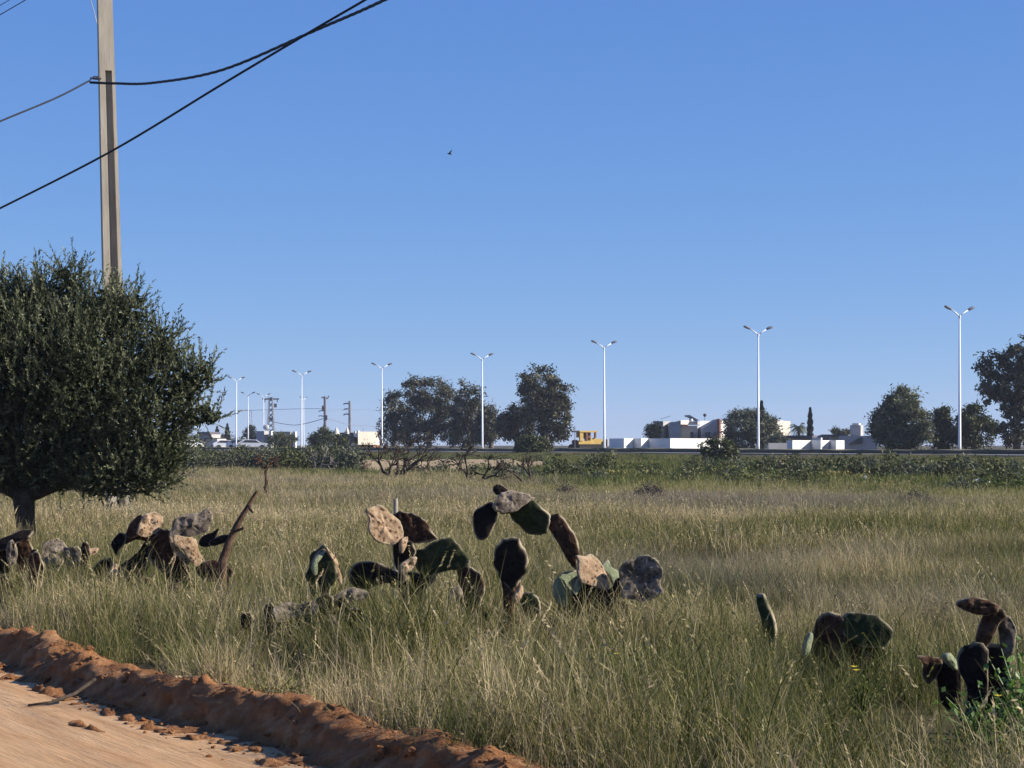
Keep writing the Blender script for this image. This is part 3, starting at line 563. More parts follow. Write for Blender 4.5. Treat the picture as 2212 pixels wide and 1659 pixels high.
cactus('large withered prickly pear with grey and tan pads beside the leaning dead stem', 17.6, Z5, [
    ([(1485, 570), (1500, 490), (1560, 410), (1650, 385), (1740, 375), (1800, 340), (1850, 400), (1830, 470), (1800, 540), (1700, 570), (1600, 585), (1520, 600)], 'pad_grey', 0.25, dict(dy=-0.05, shrivel=1.4, th=0.045)),
    ([(1520, 570), (1620, 585), (1700, 600), (1720, 700), (1765, 800), (1720, 850), (1650, 790), (1600, 700), (1540, 660)], 'pad_tan', 0.5, dict(dy=-0.10, shrivel=0.8)),
    ([(1480, 560), (1530, 600), (1560, 690), (1640, 780), (1620, 830), (1540, 740), (1490, 660)], 'pad_tan', 0.4, dict(dy=-0.08, shrivel=0.9)),
    ([(1300, 640), (1350, 540), (1420, 515), (1500, 550), (1510, 650), (1530, 780), (1460, 900), (1370, 860), (1300, 740)], 'pad_brown', -0.2, dict(dy=0.03, shrivel=1.0)),
    ([(1235, 440), (1290, 370), (1370, 375), (1405, 430), (1390, 500), (1330, 565), (1250, 580), (1205, 545)], 'pad_tan', 0.55, dict(dy=-0.08, shrivel=1.5)),
    ([(1095, 560), (1150, 450), (1210, 400), (1250, 395), (1245, 470), (1215, 560), (1140, 600)], 'pad_brown', -0.25, dict(dy=-0.03)),
    ([(1040, 640), (1090, 580), (1200, 555), (1330, 545), (1380, 570), (1300, 620), (1160, 610), (1090, 650)], 'pad_brown', -0.1, dict(dy=0.0, shrivel=1.3)),
    ([(970, 640), (1030, 555), (1095, 560), (1090, 640), (1040, 690), (1010, 745), (985, 700)], 'pad_black', -0.2, dict(dy=-0.05, shrivel=1.2)),
    ([(1000, 880), (1100, 790), (1200, 720), (1260, 630), (1310, 720), (1290, 850), (1200, 960), (1050, 980)], 'pad_black', -0.1, dict(dy=0.05, shrivel=1.5)),
    ([(790, 900), (860, 800), (960, 770), (1000, 850), (960, 960), (830, 980)], 'pad_black', -0.2, dict(dy=0.0, shrivel=1.6)),
    ([(955, 890), (1000, 815), (1025, 870), (985, 930)], 'pad_tan', 0.6, dict(dy=-0.08, shrivel=1)),
    ([(1420, 800), (1530, 740), (1640, 820), (1640, 950), (1500, 980), (1420, 900)], 'pad_black', -0.2, dict(dy=0.04, shrivel=1.2)),
    ([(1700, 850), (1800, 795), (1900, 795), (2000, 840), (2045, 900), (2000, 960), (1900, 970), (1760, 960)], 'pad_brown', -0.2, dict(dy=-0.09, shrivel=1.1, tilt=0.3)),
], (850, 1980, 18, 0.27))
cactus('black cactus pads hanging off the leaning dead stem', 17.35, Z5, [
    ([(1735, 620), (1780, 570), (1850, 545), (1905, 510), (1880, 590), (1860, 650), (1790, 675), (1745, 660)], 'pad_black', -0.15, dict(dy=0.0)),
    ([(1830, 620), (1930, 570), (2025, 570), (2000, 615), (1900, 655), (1830, 660)], 'pad_black', -0.1, dict(dy=-0.02)),
])
cactus('blackened flattened prickly pear at the left edge under the tree trunk', 18.0, Z5, [
    ([(-60, 640), (100, 565), (200, 525), (295, 530), (255, 595), (150, 640), (130, 690), (40, 700), (-60, 720)], 'pad_black', -0.2, dict(dy=-0.05, tilt=0.4)),
    ([(130, 620), (210, 585), (280, 680), (260, 860), (160, 880)], 'pad_brown', -0.1, dict(dy=0.0, shrivel=1.4)),
    ([(-30, 680), (60, 640), (110, 720), (90, 880), (-20, 880)], 'pad_black', -0.1, dict(dy=0.03, shrivel=1.3)),
    ([(60, 660), (110, 610), (150, 700), (130, 820), (70, 820)], 'pad_grey', 0.3, dict(dy=-0.07, shrivel=1.4)),
], (-60, 300, 7, 0.24))
cactus('small brown shrivelled pad standing alone near the left edge', 16.8, Z5, [
    ([(245, 780), (285, 720), (330, 710), (385, 830), (375, 940), (340, 1060), (280, 1060), (250, 880)], 'pad_brown', -0.2, dict(dy=0, shrivel=1.1)),
    ([(260, 730), (295, 690), (330, 700), (325, 760), (280, 770)], 'pad_black', -0.2, dict(dy=0.02)),
])
cactus('heap of grey bleached cactus remains in the grass between tree and big withered plant', 18.4, Z5, [
    ([(370, 670), (470, 600), (555, 640), (570, 740), (500, 860), (400, 850)], 'pad_grey', 0.4, dict(dy=0, shrivel=1.8)),
    ([(550, 700), (640, 665), (705, 690), (700, 790), (660, 870), (580, 860)], 'pad_grey', 0.0, dict(dy=-0.05, shrivel=1.8)),
    ([(695, 690), (740, 625), (785, 680), (780, 770), (750, 850), (705, 830)], 'pad_brown', -0.1, dict(dy=0.03, shrivel=1.5)),
    ([(775, 690), (855, 685), (800, 750)], 'pad_tan', 0.6, dict(dy=0, shrivel=1)),
], (380, 840, 7, 0.24))
cactus('single narrow dark pad seen nearly edge on, alone in the grass', 12.6, Z8, [
    ([(165, 285), (215, 272), (242, 340), (282, 430), (302, 540), (300, 640), (280, 860), (240, 860), (205, 500), (175, 380)], 'pad_green', -0.45, dict(dy=0, th=0.045, shrivel=0.4)),
])
cactus('low two lobed prickly pear with one dark green pad lying to the right', 11.6, Z8, [
    ([(575, 640), (610, 500), (660, 430), (720, 408), (790, 440), (835, 480), (840, 580), (810, 720), (770, 900), (640, 900), (585, 760)], 'pad_brown', -0.2, dict(dy=0.02, shrivel=0.9)),
    ([(805, 480), (850, 420), (950, 413), (1080, 440), (1160, 500), (1198, 570), (1175, 650), (1080, 680), (970, 675), (860, 620), (812, 550)], 'pad_green', -0.2, dict(dy=-0.02, th=0.045)),
    ([(850, 590), (960, 650), (1100, 660), (1150, 720), (1080, 880), (900, 880), (840, 700)], 'pad_black', -0.2, dict(dy=0.03, shrivel=1.2)),
    ([(512, 680), (560, 575), (585, 600), (560, 700), (525, 760)], 'pad_pale', 0.6, dict(dy=-0.05)),
], (620, 1120, 5, 0.2))
cactus('hooked dark prickly pear by the leafy green plant at the right edge', 9.6, Z8, [
    ([(1690, 345), (1760, 308), (1840, 298), (1940, 320), (2010, 370), (1960, 425), (1870, 432), (1790, 412), (1720, 382)], 'pad_brown', -0.15, dict(dy=-0.03, shrivel=1.2)),
    ([(1840, 680), (1865, 520), (1920, 410), (2000, 365), (2075, 420), (2020, 500), (1975, 600), (1910, 690)], 'pad_brown', -0.2, dict(dy=0.0, shrivel=0.8)),
    ([(2000, 440), (2080, 430), (2130, 500), (2145, 590), (2110, 740), (2040, 700), (2020, 560)], 'pad_grey', -0.3, dict(dy=0.03, shrivel=1.0)),
    ([(1705, 740), (1760, 680), (1850, 635), (1935, 700), (1930, 850), (1930, 980), (1900, 1300), (1780, 1300), (1770, 1000), (1715, 860)], 'pad_black', -0.2, dict(dy=-0.02, shrivel=0.7)),
    ([(1890, 700), (1990, 645), (2080, 730), (2105, 850), (2090, 1000), (2050, 1300), (1950, 1300), (1890, 950)], 'pad_black', -0.3, dict(dy=0.04, shrivel=0.8)),
], (1800, 2080, 2, 0.2))
cactus('torn brown and whitish pad remains lying left of the hooked prickly pear', 9.9, Z8, [
    ([(1385, 745), (1470, 755), (1570, 765), (1560, 860), (1480, 960), (1430, 900), (1440, 810)], 'pad_brown', -0.1, dict(dy=0, shrivel=1.5)),
    ([(1575, 750), (1630, 722), (1700, 800), (1690, 860), (1620, 815)], 'pad_pale', 0.5, dict(dy=-0.05, shrivel=1.0)),
    ([(1540, 800), (1640, 800), (1720, 870), (1720, 1150), (1600, 1150), (1540, 960)], 'pad_black', -0.2, dict(dy=0.05, shrivel=1.1)),
])
# leaning dead stem, stake, twig
g0 = GP(476, 17.3); mb = MB()
pp = np.array([g0 - [0, 0, 0.05], P(481, 1211, 17.3), P(496, 1166, 17.32), P(512, 1135, 17.3), P(532, 1101, 17.33), P(556, 1060, 17.3)])
mb.tube(pp, [0.045, 0.038, 0.028, 0.027, 0.021, 0.012], 9); mb.tube([P(503, 1150, 17.3), P(525, 1142, 17.2), P(528, 1138, 17.2)], [0.012, 0.01, 0.006], 6); mb.tube([P(538, 1092, 17.3), P(541, 1101, 17.25), P(545, 1106, 17.2)], [0.014, 0.012, 0.01], 6)
for v in mb.v: v += rng.normal(0, 0.004, v.shape)
tag(mb.build('withered_trunk', M['dead'], None, True), 'reddish brown dead stem leaning right out of the withered cactus', 'dead stem')
mb = MB(); b = GP(852, 14.8); tp = P(854.8, 1077, 14.8); mb.tube([b - [0, 0, 0.1], (b + tp) / 2 + [0.003, 0, 0], tp], [0.019, 0.017, 0.016], 9)
tag(mb.build('wooden_stake', M['stake'], None), 'pale weathered upright stake behind the tan cactus pad', 'stake')
mb = MB(); tw = [((60, 1536), 11.6), ((110, 1533), 11.65), ((160, 1526), 11.8), ((205, 1517), 12.0)]
mb.tube([np.array([(x - CX) * d / F, d, h]) for ((x, y), d), h in zip(tw, (0.02, 0.03, 0.06, 0.12))], [0.006, 0.009, 0.011, 0.012], 7)
tag(mb.build('fallen_twig', M['bark'], None, True), 'dark bent twig lying on the sandy track beside the berm', 'twig')

# ------------------------------------------------------------------ trees and shrubs
def blob_points(blobs, n, d, lo=0.55, depth=1.0):
    """points in the outer part of a union of ellipsoids given in photo pixels at distance d"""
    B = []
    for b in blobs:
        cx, cy, rx, ry = b[:4]; c = P(cx, cy, d + (b[4] if len(b) > 4 else 0)); B.append((c, np.array([rx * d / F, depth * (rx + ry) / 2 * d / F, ry * d / F])))
    w = np.array([r.prod() ** 0.67 for _, r in B]); w = w / w.sum(); out = []; nor = []
    while len(out) < n:
        i = rng.choice(len(B), p=w); c, r = B[i]; u = unit(1)[0] * rng.uniform(lo, 1) ** 0.6; p = c + u * r
        ins = min(np.linalg.norm((p - c2) / r2) for c2, r2 in B)
        if ins < lo * 0.98: continue
        out.append(p); nn = (u / r); nor.append(nn / np.linalg.norm(nn))
    return np.array(out), np.array(nor), B
def limbs(mb, base, fork, targets, r0, n=6):
    base = np.asarray(base); fork = np.asarray(fork)
    mb.tube([base - [0, 0, 0.1], base * 0.6 + fork * 0.4 + [r0 * 0.3, 0, 0], fork], [r0 * 1.35, r0, r0 * 0.8], 9)
    for t in targets:
        m_ = fork * 0.55 + t * 0.45 + rng.normal(0, 0.06, 3) * np.linalg.norm(t - fork); mb.tube([fork - [0, 0, r0 * 0.5], m_, t], [r0 * 0.55, r0 * 0.33, r0 * 0.1], n)

def clump_tree(name, label, cat, base_x, d, blobs, leaf, mleaf, mbark, clumps, per, clump_r, trunk_r, fork_y, group=None, droop=0.0, up=0.0, inner=True, aspect=0.4):
    b = GP(base_x, d); clumps = int(clumps * 1.0); per = int(per * 1.2); clump_r *= 0.85
    t = thing(name, label, cat, b, group)
    c, nr, B = blob_points(blobs, clumps, d, 0.5)
    c = c + nr * (rng.random(clumps) < 0.3)[:, None] * rng.uniform(0, 1.0, clumps)[:, None] * clump_r
    mb = MB()
    N = clumps * per; cc = np.repeat(c, per, 0); cl = np.repeat(rng.uniform(0.6, 1.25, clumps), per)
    p = cc + rng.normal(0, 1, (N, 3)) * (clump_r * cl)[:, None] * np.array([1, 1, 0.8])
    dd = rng.normal(size=(N, 3)) + np.repeat(nr, per, 0) * 0.8 + np.array([0, 0, up - droop])
    tone = np.clip(np.repeat(rng.normal(0.5, 0.22, clumps), per) + rng.normal(0, 0.15, N), 0, 1)
    mb.leaves(p, dd, rng.normal(size=(N, 3)), rng.uniform(0.6, 1.4, N) * leaf, rng.uniform(0.6, 1.4, N) * leaf * aspect, tone)
    mb.build('crown', mleaf, t)
    tb = MB(); fork = P(base_x, fork_y, d); tg = [c[i] for i in rng.choice(clumps, min(14, clumps), replace=False)]
    limbs(tb, b, fork, tg, trunk_r); tb.build('trunk', mbark, t, True)
    return t

# the olive tree
d = 27.0; b = GP(52, d)
t = thing('olive_tree', 'big dark bushy olive tree cut by the left edge of the photo', 'tree', b)
OB = [(a, b + 10, max(c - 30, c * 0.72), max(e - 30, e * 0.72)) for a, b, c, e in [(50, 790, 220, 180), (180, 810, 180, 190), (325, 880, 115, 140), (260, 975, 150, 95), (-130, 800, 250, 220), (85, 640, 70, 85), (215, 665, 95, 75), (285, 665, 45, 62), (345, 735, 45, 62), (150, 600, 40, 60), (10, 640, 60, 70), (435, 800, 40, 45), (455, 890, 35, 22), (40, 950, 190, 95), (400, 820, 50, 60), (425, 885, 45, 38), (370, 960, 55, 60), (360, 760, 50, 50), (-60, 970, 170, 100), (250, 1020, 165, 60), (130, 1015, 110, 48), (20, 1010, 90, 55)]]
sp, sn, B = blob_points(OB, 8000, d, 0.62, 0.9)
mb = MB(); tb = MB(); allc, alld, allt = [], [], []
for i in range(len(sp)):
    dr = sn[i] * 0.75 + np.array([0, 0, 0.75]) + rng.normal(0, 0.33, 3); dr /= np.linalg.norm(dr); Ls = rng.uniform(0.13, 0.32) * (1.3 if sn[i][2] > 0.5 else 1)
    q = 22; u = np.linspace(0.05, 1, q)[:, None]; c = sp[i] + dr * u * Ls + np.array([0, 0, -0.06]) * (u ** 2) * rng.uniform(-0.6, 1)
    ld = dr * 0.9 + rng.normal(0, 0.42, (q, 3)); allc.append(c + ld * 0.02); alld.append(ld); allt.append(np.clip(rng.normal(0.5, 0.2) + rng.normal(0, 0.14, q), 0, 1))
allc = np.concatenate(allc); alld = np.concatenate(alld); allt = np.concatenate(allt); N = len(allc)
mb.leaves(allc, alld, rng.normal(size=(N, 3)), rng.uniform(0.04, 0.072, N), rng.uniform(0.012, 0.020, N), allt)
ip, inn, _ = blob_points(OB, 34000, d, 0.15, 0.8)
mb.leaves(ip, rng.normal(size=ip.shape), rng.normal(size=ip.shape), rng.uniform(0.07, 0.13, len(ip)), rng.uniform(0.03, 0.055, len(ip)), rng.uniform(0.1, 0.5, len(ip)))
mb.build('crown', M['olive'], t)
fk = P(52, 1075, d)
tb.tube([b - [0, 0, 0.15], b + [0.02, 0, 0.25], P(55, 1125, d), P(52, 1090, d), fk + [0, 0, 0.12]], [0.17, 0.135, 0.125, 0.14, 0.15], 12)
for tx, ty, dy in ((150, 1000, 0.1), (-40, 960, 0.2), (70, 900, 0.5), (230, 960, 0.3), (20, 850, 0.4), (170, 880, 0.5), (-150, 900, 0.1), (270, 920, 0.2)):
    e = P(tx, ty, d + dy); m1 = fk * 0.6 + e * 0.4 + np.array([(e - fk)[0] * 0.15, 0, -0.05]); tb.tube([fk, m1, e, e + (e - m1) * 0.8 + [0, 0, 0.3]], [0.10, 0.075, 0.05, 0.015], 8)
tb.build('trunk', M['bark'], t, True)

# eucalyptus and other trees beyond the road
EG = 'trees beyond the road'
def euca(label, bx, d, blobs, clumps=150, per=60, fork=None, leaf=0.36, cr=0.42, tr=0.28, name='eucalyptus_tree', m='euca', droop=0.6):
    return clump_tree(name, label, 'tree', bx, d, blobs, leaf, M[m], M['greybark'], clumps, per, cr, tr, fork or 930, EG, droop=droop)
euca('leftmost dark tree of the clump, half behind a street lamp', 850, 262, [(850, 880, 26, 30), (842, 925, 22, 34), (866, 915, 22, 40)], 90, 60)
euca('broad tall eucalyptus in the middle of the dark clump', 925, 258, [(893, 850, 26, 32), (935, 852, 42, 32), (965, 865, 30, 30), (920, 900, 50, 34), (960, 915, 42, 36), (905, 940, 34, 26)], 260, 60)
euca('eucalyptus on the right of the clump just left of a street lamp', 1012, 254, [(1010, 858, 26, 28), (1012, 900, 36, 36), (1000, 938, 36, 26), (1030, 925, 26, 34)], 150, 60)
euca('low reddish grey tree just right of the lamp by the dark clump', 1060, 250, [(1056, 905, 20, 30), (1068, 925, 16, 26), (1052, 940, 20, 22)], 70, 55)
euca('tallest eucalyptus with open crown, standing apart right of the dark clump', 1180, 225, [(1165, 822, 38, 28), (1205, 850, 28, 30), (1150, 852, 28, 26), (1185, 875, 36, 34), (1160, 890, 30, 26), (1212, 905, 20, 46), (1190, 930, 28, 26)], 220, 62, 925, cr=0.36)
euca('smaller dark eucalyptus leaning against the foot of the tallest one', 1115, 228, [(1112, 900, 26, 22), (1100, 918, 22, 26), (1128, 925, 26, 26)], 90, 58, 945)
euca('round leafy dark green shrub before the tallest eucalyptus', 1152, 180, [(1150, 968, 32, 22), (1165, 960, 20, 16), (1138, 975, 18, 14)], 70, 60, 985, leaf=0.3, cr=0.25, tr=0.1, name='large_shrub', m='bush', droop=0)
euca('wide domed green tree between the grey house and the right lamp', 1945, 176, [(1950, 870, 34, 34), (1935, 900, 44, 36), (1965, 915, 40, 46), (1915, 925, 30, 36), (1945, 945, 60, 22)], 260, 62, 955, leaf=0.3, cr=0.34, m='olive', droop=0.2)
euca('narrow dark conical tree left of the rightmost lamp', 2036, 182, [(2036, 905, 14, 24), (2036, 940, 26, 30)], 80, 58, 958, leaf=0.3, cr=0.32, m='bush', droop=0)
euca('dark bushy tree just right of the rightmost lamp', 2105, 180, [(2100, 905, 26, 30), (2112, 935, 40, 32), (2085, 940, 22, 28)], 140, 60, 958, leaf=0.3, cr=0.34, m='bush', droop=0.1)
euca('tall open crowned eucalyptus cut by the right edge', 2195, 172, [(2145, 790, 28, 26), (2190, 780, 28, 30), (2225, 770, 30, 40), (2145, 830, 26, 24), (2185, 840, 34, 36), (2230, 850, 40, 60), (2155, 862, 22, 16), (2195, 900, 34, 40), (2215, 940, 30, 26), (2180, 935, 22, 26)], 210, 58, 930, cr=0.3)
euca('big grey green bushy tree around the lamp by the white houses', 1625, 222, [(1600, 925, 34, 34), (1640, 925, 36, 34), (1620, 905, 36, 18), (1660, 940, 30, 28), (1600, 945, 34, 20)], 200, 60, 955, leaf=0.3, cr=0.36, m='greybush', droop=0)
euca('tangled green bush left of the white boundary walls with shadows', 1690, 205, [(1685, 955, 22, 14), (1700, 958, 18, 10)], 40, 50, 968, leaf=0.25, cr=0.25, tr=0.06, name='garden_bush', m='greybush', droop=0)
euca('dark fig like bush on the bank before the white wall', 1552, 122, [(1552, 972, 36, 24), (1540, 968, 24, 18), (1570, 978, 22, 18)], 70, 46, 990, leaf=0.2, cr=0.16, tr=0.06, name='large_shrub', m='bush', droop=0)
euca('dark bush in front of the left end of the white house', 1410, 262, [(1410, 932, 15, 14), (1418, 922, 9, 10)], 36, 50, 948, leaf=0.3, cr=0.3, tr=0.1, name='garden_bush', m='cypress', droop=0)
def cypress(label, x, d, y0, y1, w):
    b = GP(x, d); t = thing('cypress_tree', label, 'tree', b, EG); mb = MB(); n = 2600; u = rng.random(n) ** 0.8; a = rng.uniform(0, 6.28, n)
    top = P(x, y0, d); zz = b[2] + (top[2] - b[2]) * u; r = w * d / F / 2 * np.sin(np.pi * np.clip(0.12 + 0.88 * u, 0, 1)) ** 0.7 * (0.75 + 0.35 * np.sin(u * 40 + a * 2)) * rng.uniform(0.6, 1.05, n)
    c = np.c_[b[0] + r * np.cos(a), b[1] + r * np.sin(a), zz]; mb.leaves(c, np.c_[np.cos(a) * 0.3, np.sin(a) * 0.3, np.ones(n)] + rng.normal(0, 0.2, (n, 3)), rng.normal(size=(n, 3)), 0.5, 0.16, rng.random(n)); mb.build('crown', M['cypress'], t)
    tb = MB(); tb.tube([b - [0, 0, 0.1], (b + top) / 2], [0.12, 0.05], 6); tb.build('trunk', M['bark'], t)
cypress('dark pointed cypress behind the lamp by the big bushy tree', 1645, 240, 868, 945, 18)
cypress('thin black cypress standing alone between the white houses', 1750, 235, 883, 948, 12)
cypress('small pointed cypress left of the second far cypress on the skyline', 469, 420, 922, 950, 12)
cypress('taller pointed far cypress on the left skyline', 491, 420, 916, 950, 12)
euca('dark ragged far tree on the left skyline', 543, 410, [(541, 935, 10, 14), (549, 942, 11, 10)], 40, 46, 950, leaf=0.4, cr=0.35, tr=0.12, m='cypress', droop=0)
euca('green bush between the two white pillars', 610, 330, [(600, 952, 18, 14), (622, 954, 18, 13)], 50, 50, 962, leaf=0.35, cr=0.4, tr=0.1, name='garden_bush', m='bush', droop=0)
euca('round dark tree by the bare utility post left of the cream house', 695, 250, [(697, 945, 18, 18), (685, 953, 16, 14), (708, 952, 16, 14)], 70, 50, 962, leaf=0.3, cr=0.3, tr=0.12, name='garden_bush', m='bush', droop=0)
euca('low dark shrub before the purple grey house block', 735, 245, [(732, 953, 18, 12), (745, 956, 14, 9)], 40, 50, 964, leaf=0.3, cr=0.28, tr=0.1, name='garden_bush', m='bush', droop=0)
euca('far dark low bushes on the skyline behind the grey villa', 1817, 330, [(1805, 934, 9, 6), (1828, 936, 14, 6)], 36, 46, 944, leaf=0.35, cr=0.3, tr=0.1, name='garden_bush', m='bush', droop=0)
def palm(label, x, d, yt):
    b = GP(x, d); t = thing('palm_tree', label, 'tree', b, EG); top = P(x, yt, d); tb = MB(); tb.tube([b - [0, 0, .1], top], [0.2, 0.16], 8); tb.build('trunk', M['bark'], t); mb = MB()
    for k in range(34):
        a = rng.uniform(0, 6.28); el = rng.uniform(-0.3, 1.2); u = np.linspace(0, 1, 14); L = rng.uniform(1.3, 1.9)
        pts = top + np.c_[np.cos(a) * np.cos(el) * u * L, np.sin(a) * np.cos(el) * u * L, np.sin(el) * u * L - 1.0 * u ** 2]
        for s in (-1, 1): mb.leaves(pts + [0, 0, -0.05], np.c_[np.full(14, -math.sin(a) * s), np.full(14, math.cos(a) * s), np.full(14, -0.5)] + 0.5 * np.gradient(pts, axis=0), unit(14), 0.45, 0.06, np.full(14, rng.random()))
    mb.build('crown', M['olive'], t)
palm('squat drooping palm left of the lone thin cypress', 1726, 238, 925)

# shrubs of the hedge and the bank: a few kinds, copied
def bush_proto(name, seed, w, h, mleaf, clumps, per, leaf, cr, label, group):
    t = thing(name, label, 'shrub', (0, 0, 0), group); r = np.random.default_rng(seed); mb = MB()
    c = []
    while len(c) < clumps:
        u = r.normal(size=3); u /= np.linalg.norm(u); u *= r.uniform(0.45, 1); u[2] = abs(u[2]) * 1.1 - 0.1
        c.append(u * np.array([w / 2, w / 2, h]) * (1 + 0.25 * math.sin(u[0] * 5 + seed)))
    c = np.array(c); N = clumps * per; p = np.repeat(c, per, 0) + r.normal(0, cr, (N, 3)); p[:, 2] = np.abs(p[:, 2])
    mb.leaves(p, r.normal(size=(N, 3)) + [0, 0, 0.5], r.normal(size=(N, 3)), r.uniform(0.6, 1.4, N) * leaf, r.uniform(0.6, 1.4, N) * leaf * 0.45, np.clip(np.repeat(r.normal(0.5, 0.2, clumps), per) + r.normal(0, 0.15, N), 0, 1))
    mb.build('foliage', mleaf, t)
    tb = MB()
    for k in range(5):
        e = c[r.integers(clumps)] * 0.9; tb.tube([(0, 0, -0.1), e * 0.5 + [0, 0, 0.1], e], [0.05, 0.03, 0.01], 5)
    tb.build('stem', M['twig'], t)
    return t
def place(o, used, x, y, s, label=None, sz=1.0):
    if o in used: o = copy_tree(o)
    else: used.add(o)
    o.location = (x, y, gz(x, y) - 0.03); o.rotation_euler = (0, 0, rng.uniform(0, 6.28)); o.scale = (s, s, s * sz)
    if label: o['label'] = label
    return o
used = set()
HG = 'dusty olive bushes of the hedge'
hp = [bush_proto('hedge_bush', 20 + i, 2.3, 1.25, M['bush'] if i != 1 else M['greybush'], 75, 40, 0.15, 0.17, 'dusty green bush in the unbroken hedge left of the low earth wall', HG) for i in range(3)]
for i, px_ in enumerate((372, 400, 432, 462, 492, 520, 548, 575, 603, 632, 660, 690, 716, 742)):
    dd = 104 + rng.uniform(-2, 4); place(hp[i % 3], used, (px_ - CX) * dd / F, dd, rng.uniform(0.82, 1.1))
for i, px_ in enumerate((385, 450, 510, 560, 620, 680, 735)):
    dd = 112 + rng.uniform(-2, 4); place(hp[(i + 1) % 3], used, (px_ - CX) * dd / F, dd, rng.uniform(0.95, 1.2))
SG = 'low shrubs on the road bank'
bp_ = [bush_proto('bank_shrub', 40, 1.9, 0.62, M['bush'], 46, 34, 0.13, 0.12, 'low dark green shrub among others on the grassy road bank', SG),
       bush_proto('bank_shrub', 41, 1.7, 0.55, M['greybush'], 46, 34, 0.12, 0.12, 'low grey green shrub among others on the grassy road bank', SG),
       bush_proto('bank_shrub', 42, 2.4, 0.5, M['green'], 46, 34, 0.13, 0.13, 'low bright green shrub among others on the grassy road bank', SG)]
k = 0
while k < 135:
    y = rng.uniform(50, 150); x = rng.uniform(-0.06, 0.30) * y + 0.5; q = road_q(x, y)
    if q < 4 or q > 47 or q < 9 or (q < 20 and rng.random() < 0.5) or (q > 36 and rng.random() < 0.5): continue
    if 98 < y < 112 and -9.5 < x < 3: continue
    if mnoise.noise(Vector((x * 0.16, y * 0.10, 4.4))) < rng.uniform(-0.25, 0.15): continue
    s_ = rng.uniform(0.6, 1.5) * (0.75 if q > 36 else 1)
    if gz(x, y) + 0.66 * s_ > 1.04: continue
    place(bp_[rng.choice(3, p=[0.5, 0.3, 0.2])], used, x, y, s_, sz=rng.uniform(0.8, 1.1)); k += 1

def heap(label, x, d, w, h):
    b = GP(x, d); n = 26; mb = MB(); v = []
    for i in range(9):
        r = i / 8
        for j in range(n):
            a = 6.283 * j / n; rr = w / 2 * r * (1 + 0.25 * mnoise.noise(Vector((math.cos(a) * 1.5, math.sin(a) * 1.5, x)))); v.append(b + [rr * math.cos(a), rr * math.sin(a) * 0.8, h * (1 - r ** 1.5) * (1 + 0.3 * mnoise.noise(Vector((rr * 3 * math.cos(a), rr * 3 * math.sin(a), 2)))) - 0.05])
    mb.add(v, [[i * n + j, (i + 1) * n + j, (i + 1) * n + (j + 1) % n, i * n + (j + 1) % n] for i in range(8) for j in range(n)])
    tag(mb.build('sand_heap', M['tanwall'], None, True), label, 'heap')
heap('pale tan heap of sand among the green shrubs on the bank', 1688, 92, 1.1, 0.62)
for x, y, d in ((1604, 1019, 86), (1735, 1028, 76), (1869, 1033, 72), (2110, 1040, 66), (2137, 1047, 63), (1720, 1029, 76)):
    g = GP(x, d); c = P(x, y, d); c[2] = max(c[2], g[2] + 0.1); mb = MB(); mb.sphere(c, (0.09, 0.07, 0.08), 9, 6); mb.v[0] = mb.v[0] + rng.normal(0, 0.022, mb.v[0].shape)
    tag(mb.build('plastic_scrap', M['white'], None), 'small crumpled white scrap of litter caught in the green bank', 'litter', 'white scraps of litter on the bank')

# bare and half bare small trees in the meadow
def branch(mb, p, dr, L, r, depth, spread=0.5, minr=0.015, kids=(2, 3)):
    dr = dr / np.linalg.norm(dr); k = 4; pts = [p]
    for i in range(k): 
        dr = dr + rng.normal(0, 0.13, 3) + [0, 0, 0.03]; dr /= np.linalg.norm(dr); pts.append(pts[-1] + dr * L / k)
    mb.tube(pts, np.linspace(r, max(minr, r * 0.6), k + 1), 6 if r > 0.02 else 4)
    if depth == 0: return [pts[-1]]
    e = []
    for c in range(rng.integers(kids[0], kids[1] + 1)):
        st = pts[-1] if c < 2 else pts[rng.integers(2, k)]
        e += branch(mb, np.array(st), dr + rng.normal(0, spread, 3), L * rng.uniform(0.6, 0.85), max(minr, r * 0.6), depth - 1, spread, minr, kids)
    return e
def bare_tree(label, x, d, dirs, L, r, depth, leaves=0, name='bare_tree', m='twig', lm='greybush'):
    b = GP(x, d); t = thing(name, label, 'tree', b, 'small bare trees in the meadow'); mb = MB(); ends = []
    for dr in dirs: ends += branch(mb, b - np.array([0, 0, 0.05]), np.array(dr, float), L * rng.uniform(0.9, 1.1), r, depth)
    mb.build('branches', M['bark' if m == 'twig' else m], t)
    if leaves:
        e = np.array(ends); n = len(e) * leaves; lb = MB(); c = np.repeat(e, leaves, 0) + rng.normal(0, 0.10, (n, 3)); lb.leaves(c, rng.normal(size=(n, 3)), rng.normal(size=(n, 3)), 0.07, 0.03, rng.random(n)); lb.build('foliage', M[lm], t)
    return t
bare_tree('bare branching little tree before the left part of the earth wall', 853, 79, [(-0.7, 0, 0.8), (0.25, 0.2, 1), (0.8, -0.2, 0.8)], 0.66, 0.085, 5, 2)
bare_tree('bare forked little tree before the middle of the earth wall', 1022, 70, [(-0.3, 0.1, 1), (0.55, 0, 0.9)], 0.56, 0.085, 5, 2)
bare_tree('bare V shaped little tree at the right end of the earth wall', 1143, 70, [(-0.65, 0.1, 0.8), (0.28, 0, 1)], 0.52, 0.075, 4, 2)
bare_tree('grey bare thorny shrub before the right part of the hedge', 688, 100, [(-0.6, 0, 0.8), (0.1, -0.2, 1), (0.7, 0, 0.8)], 0.48, 0.05, 4, 0, m='greybark')
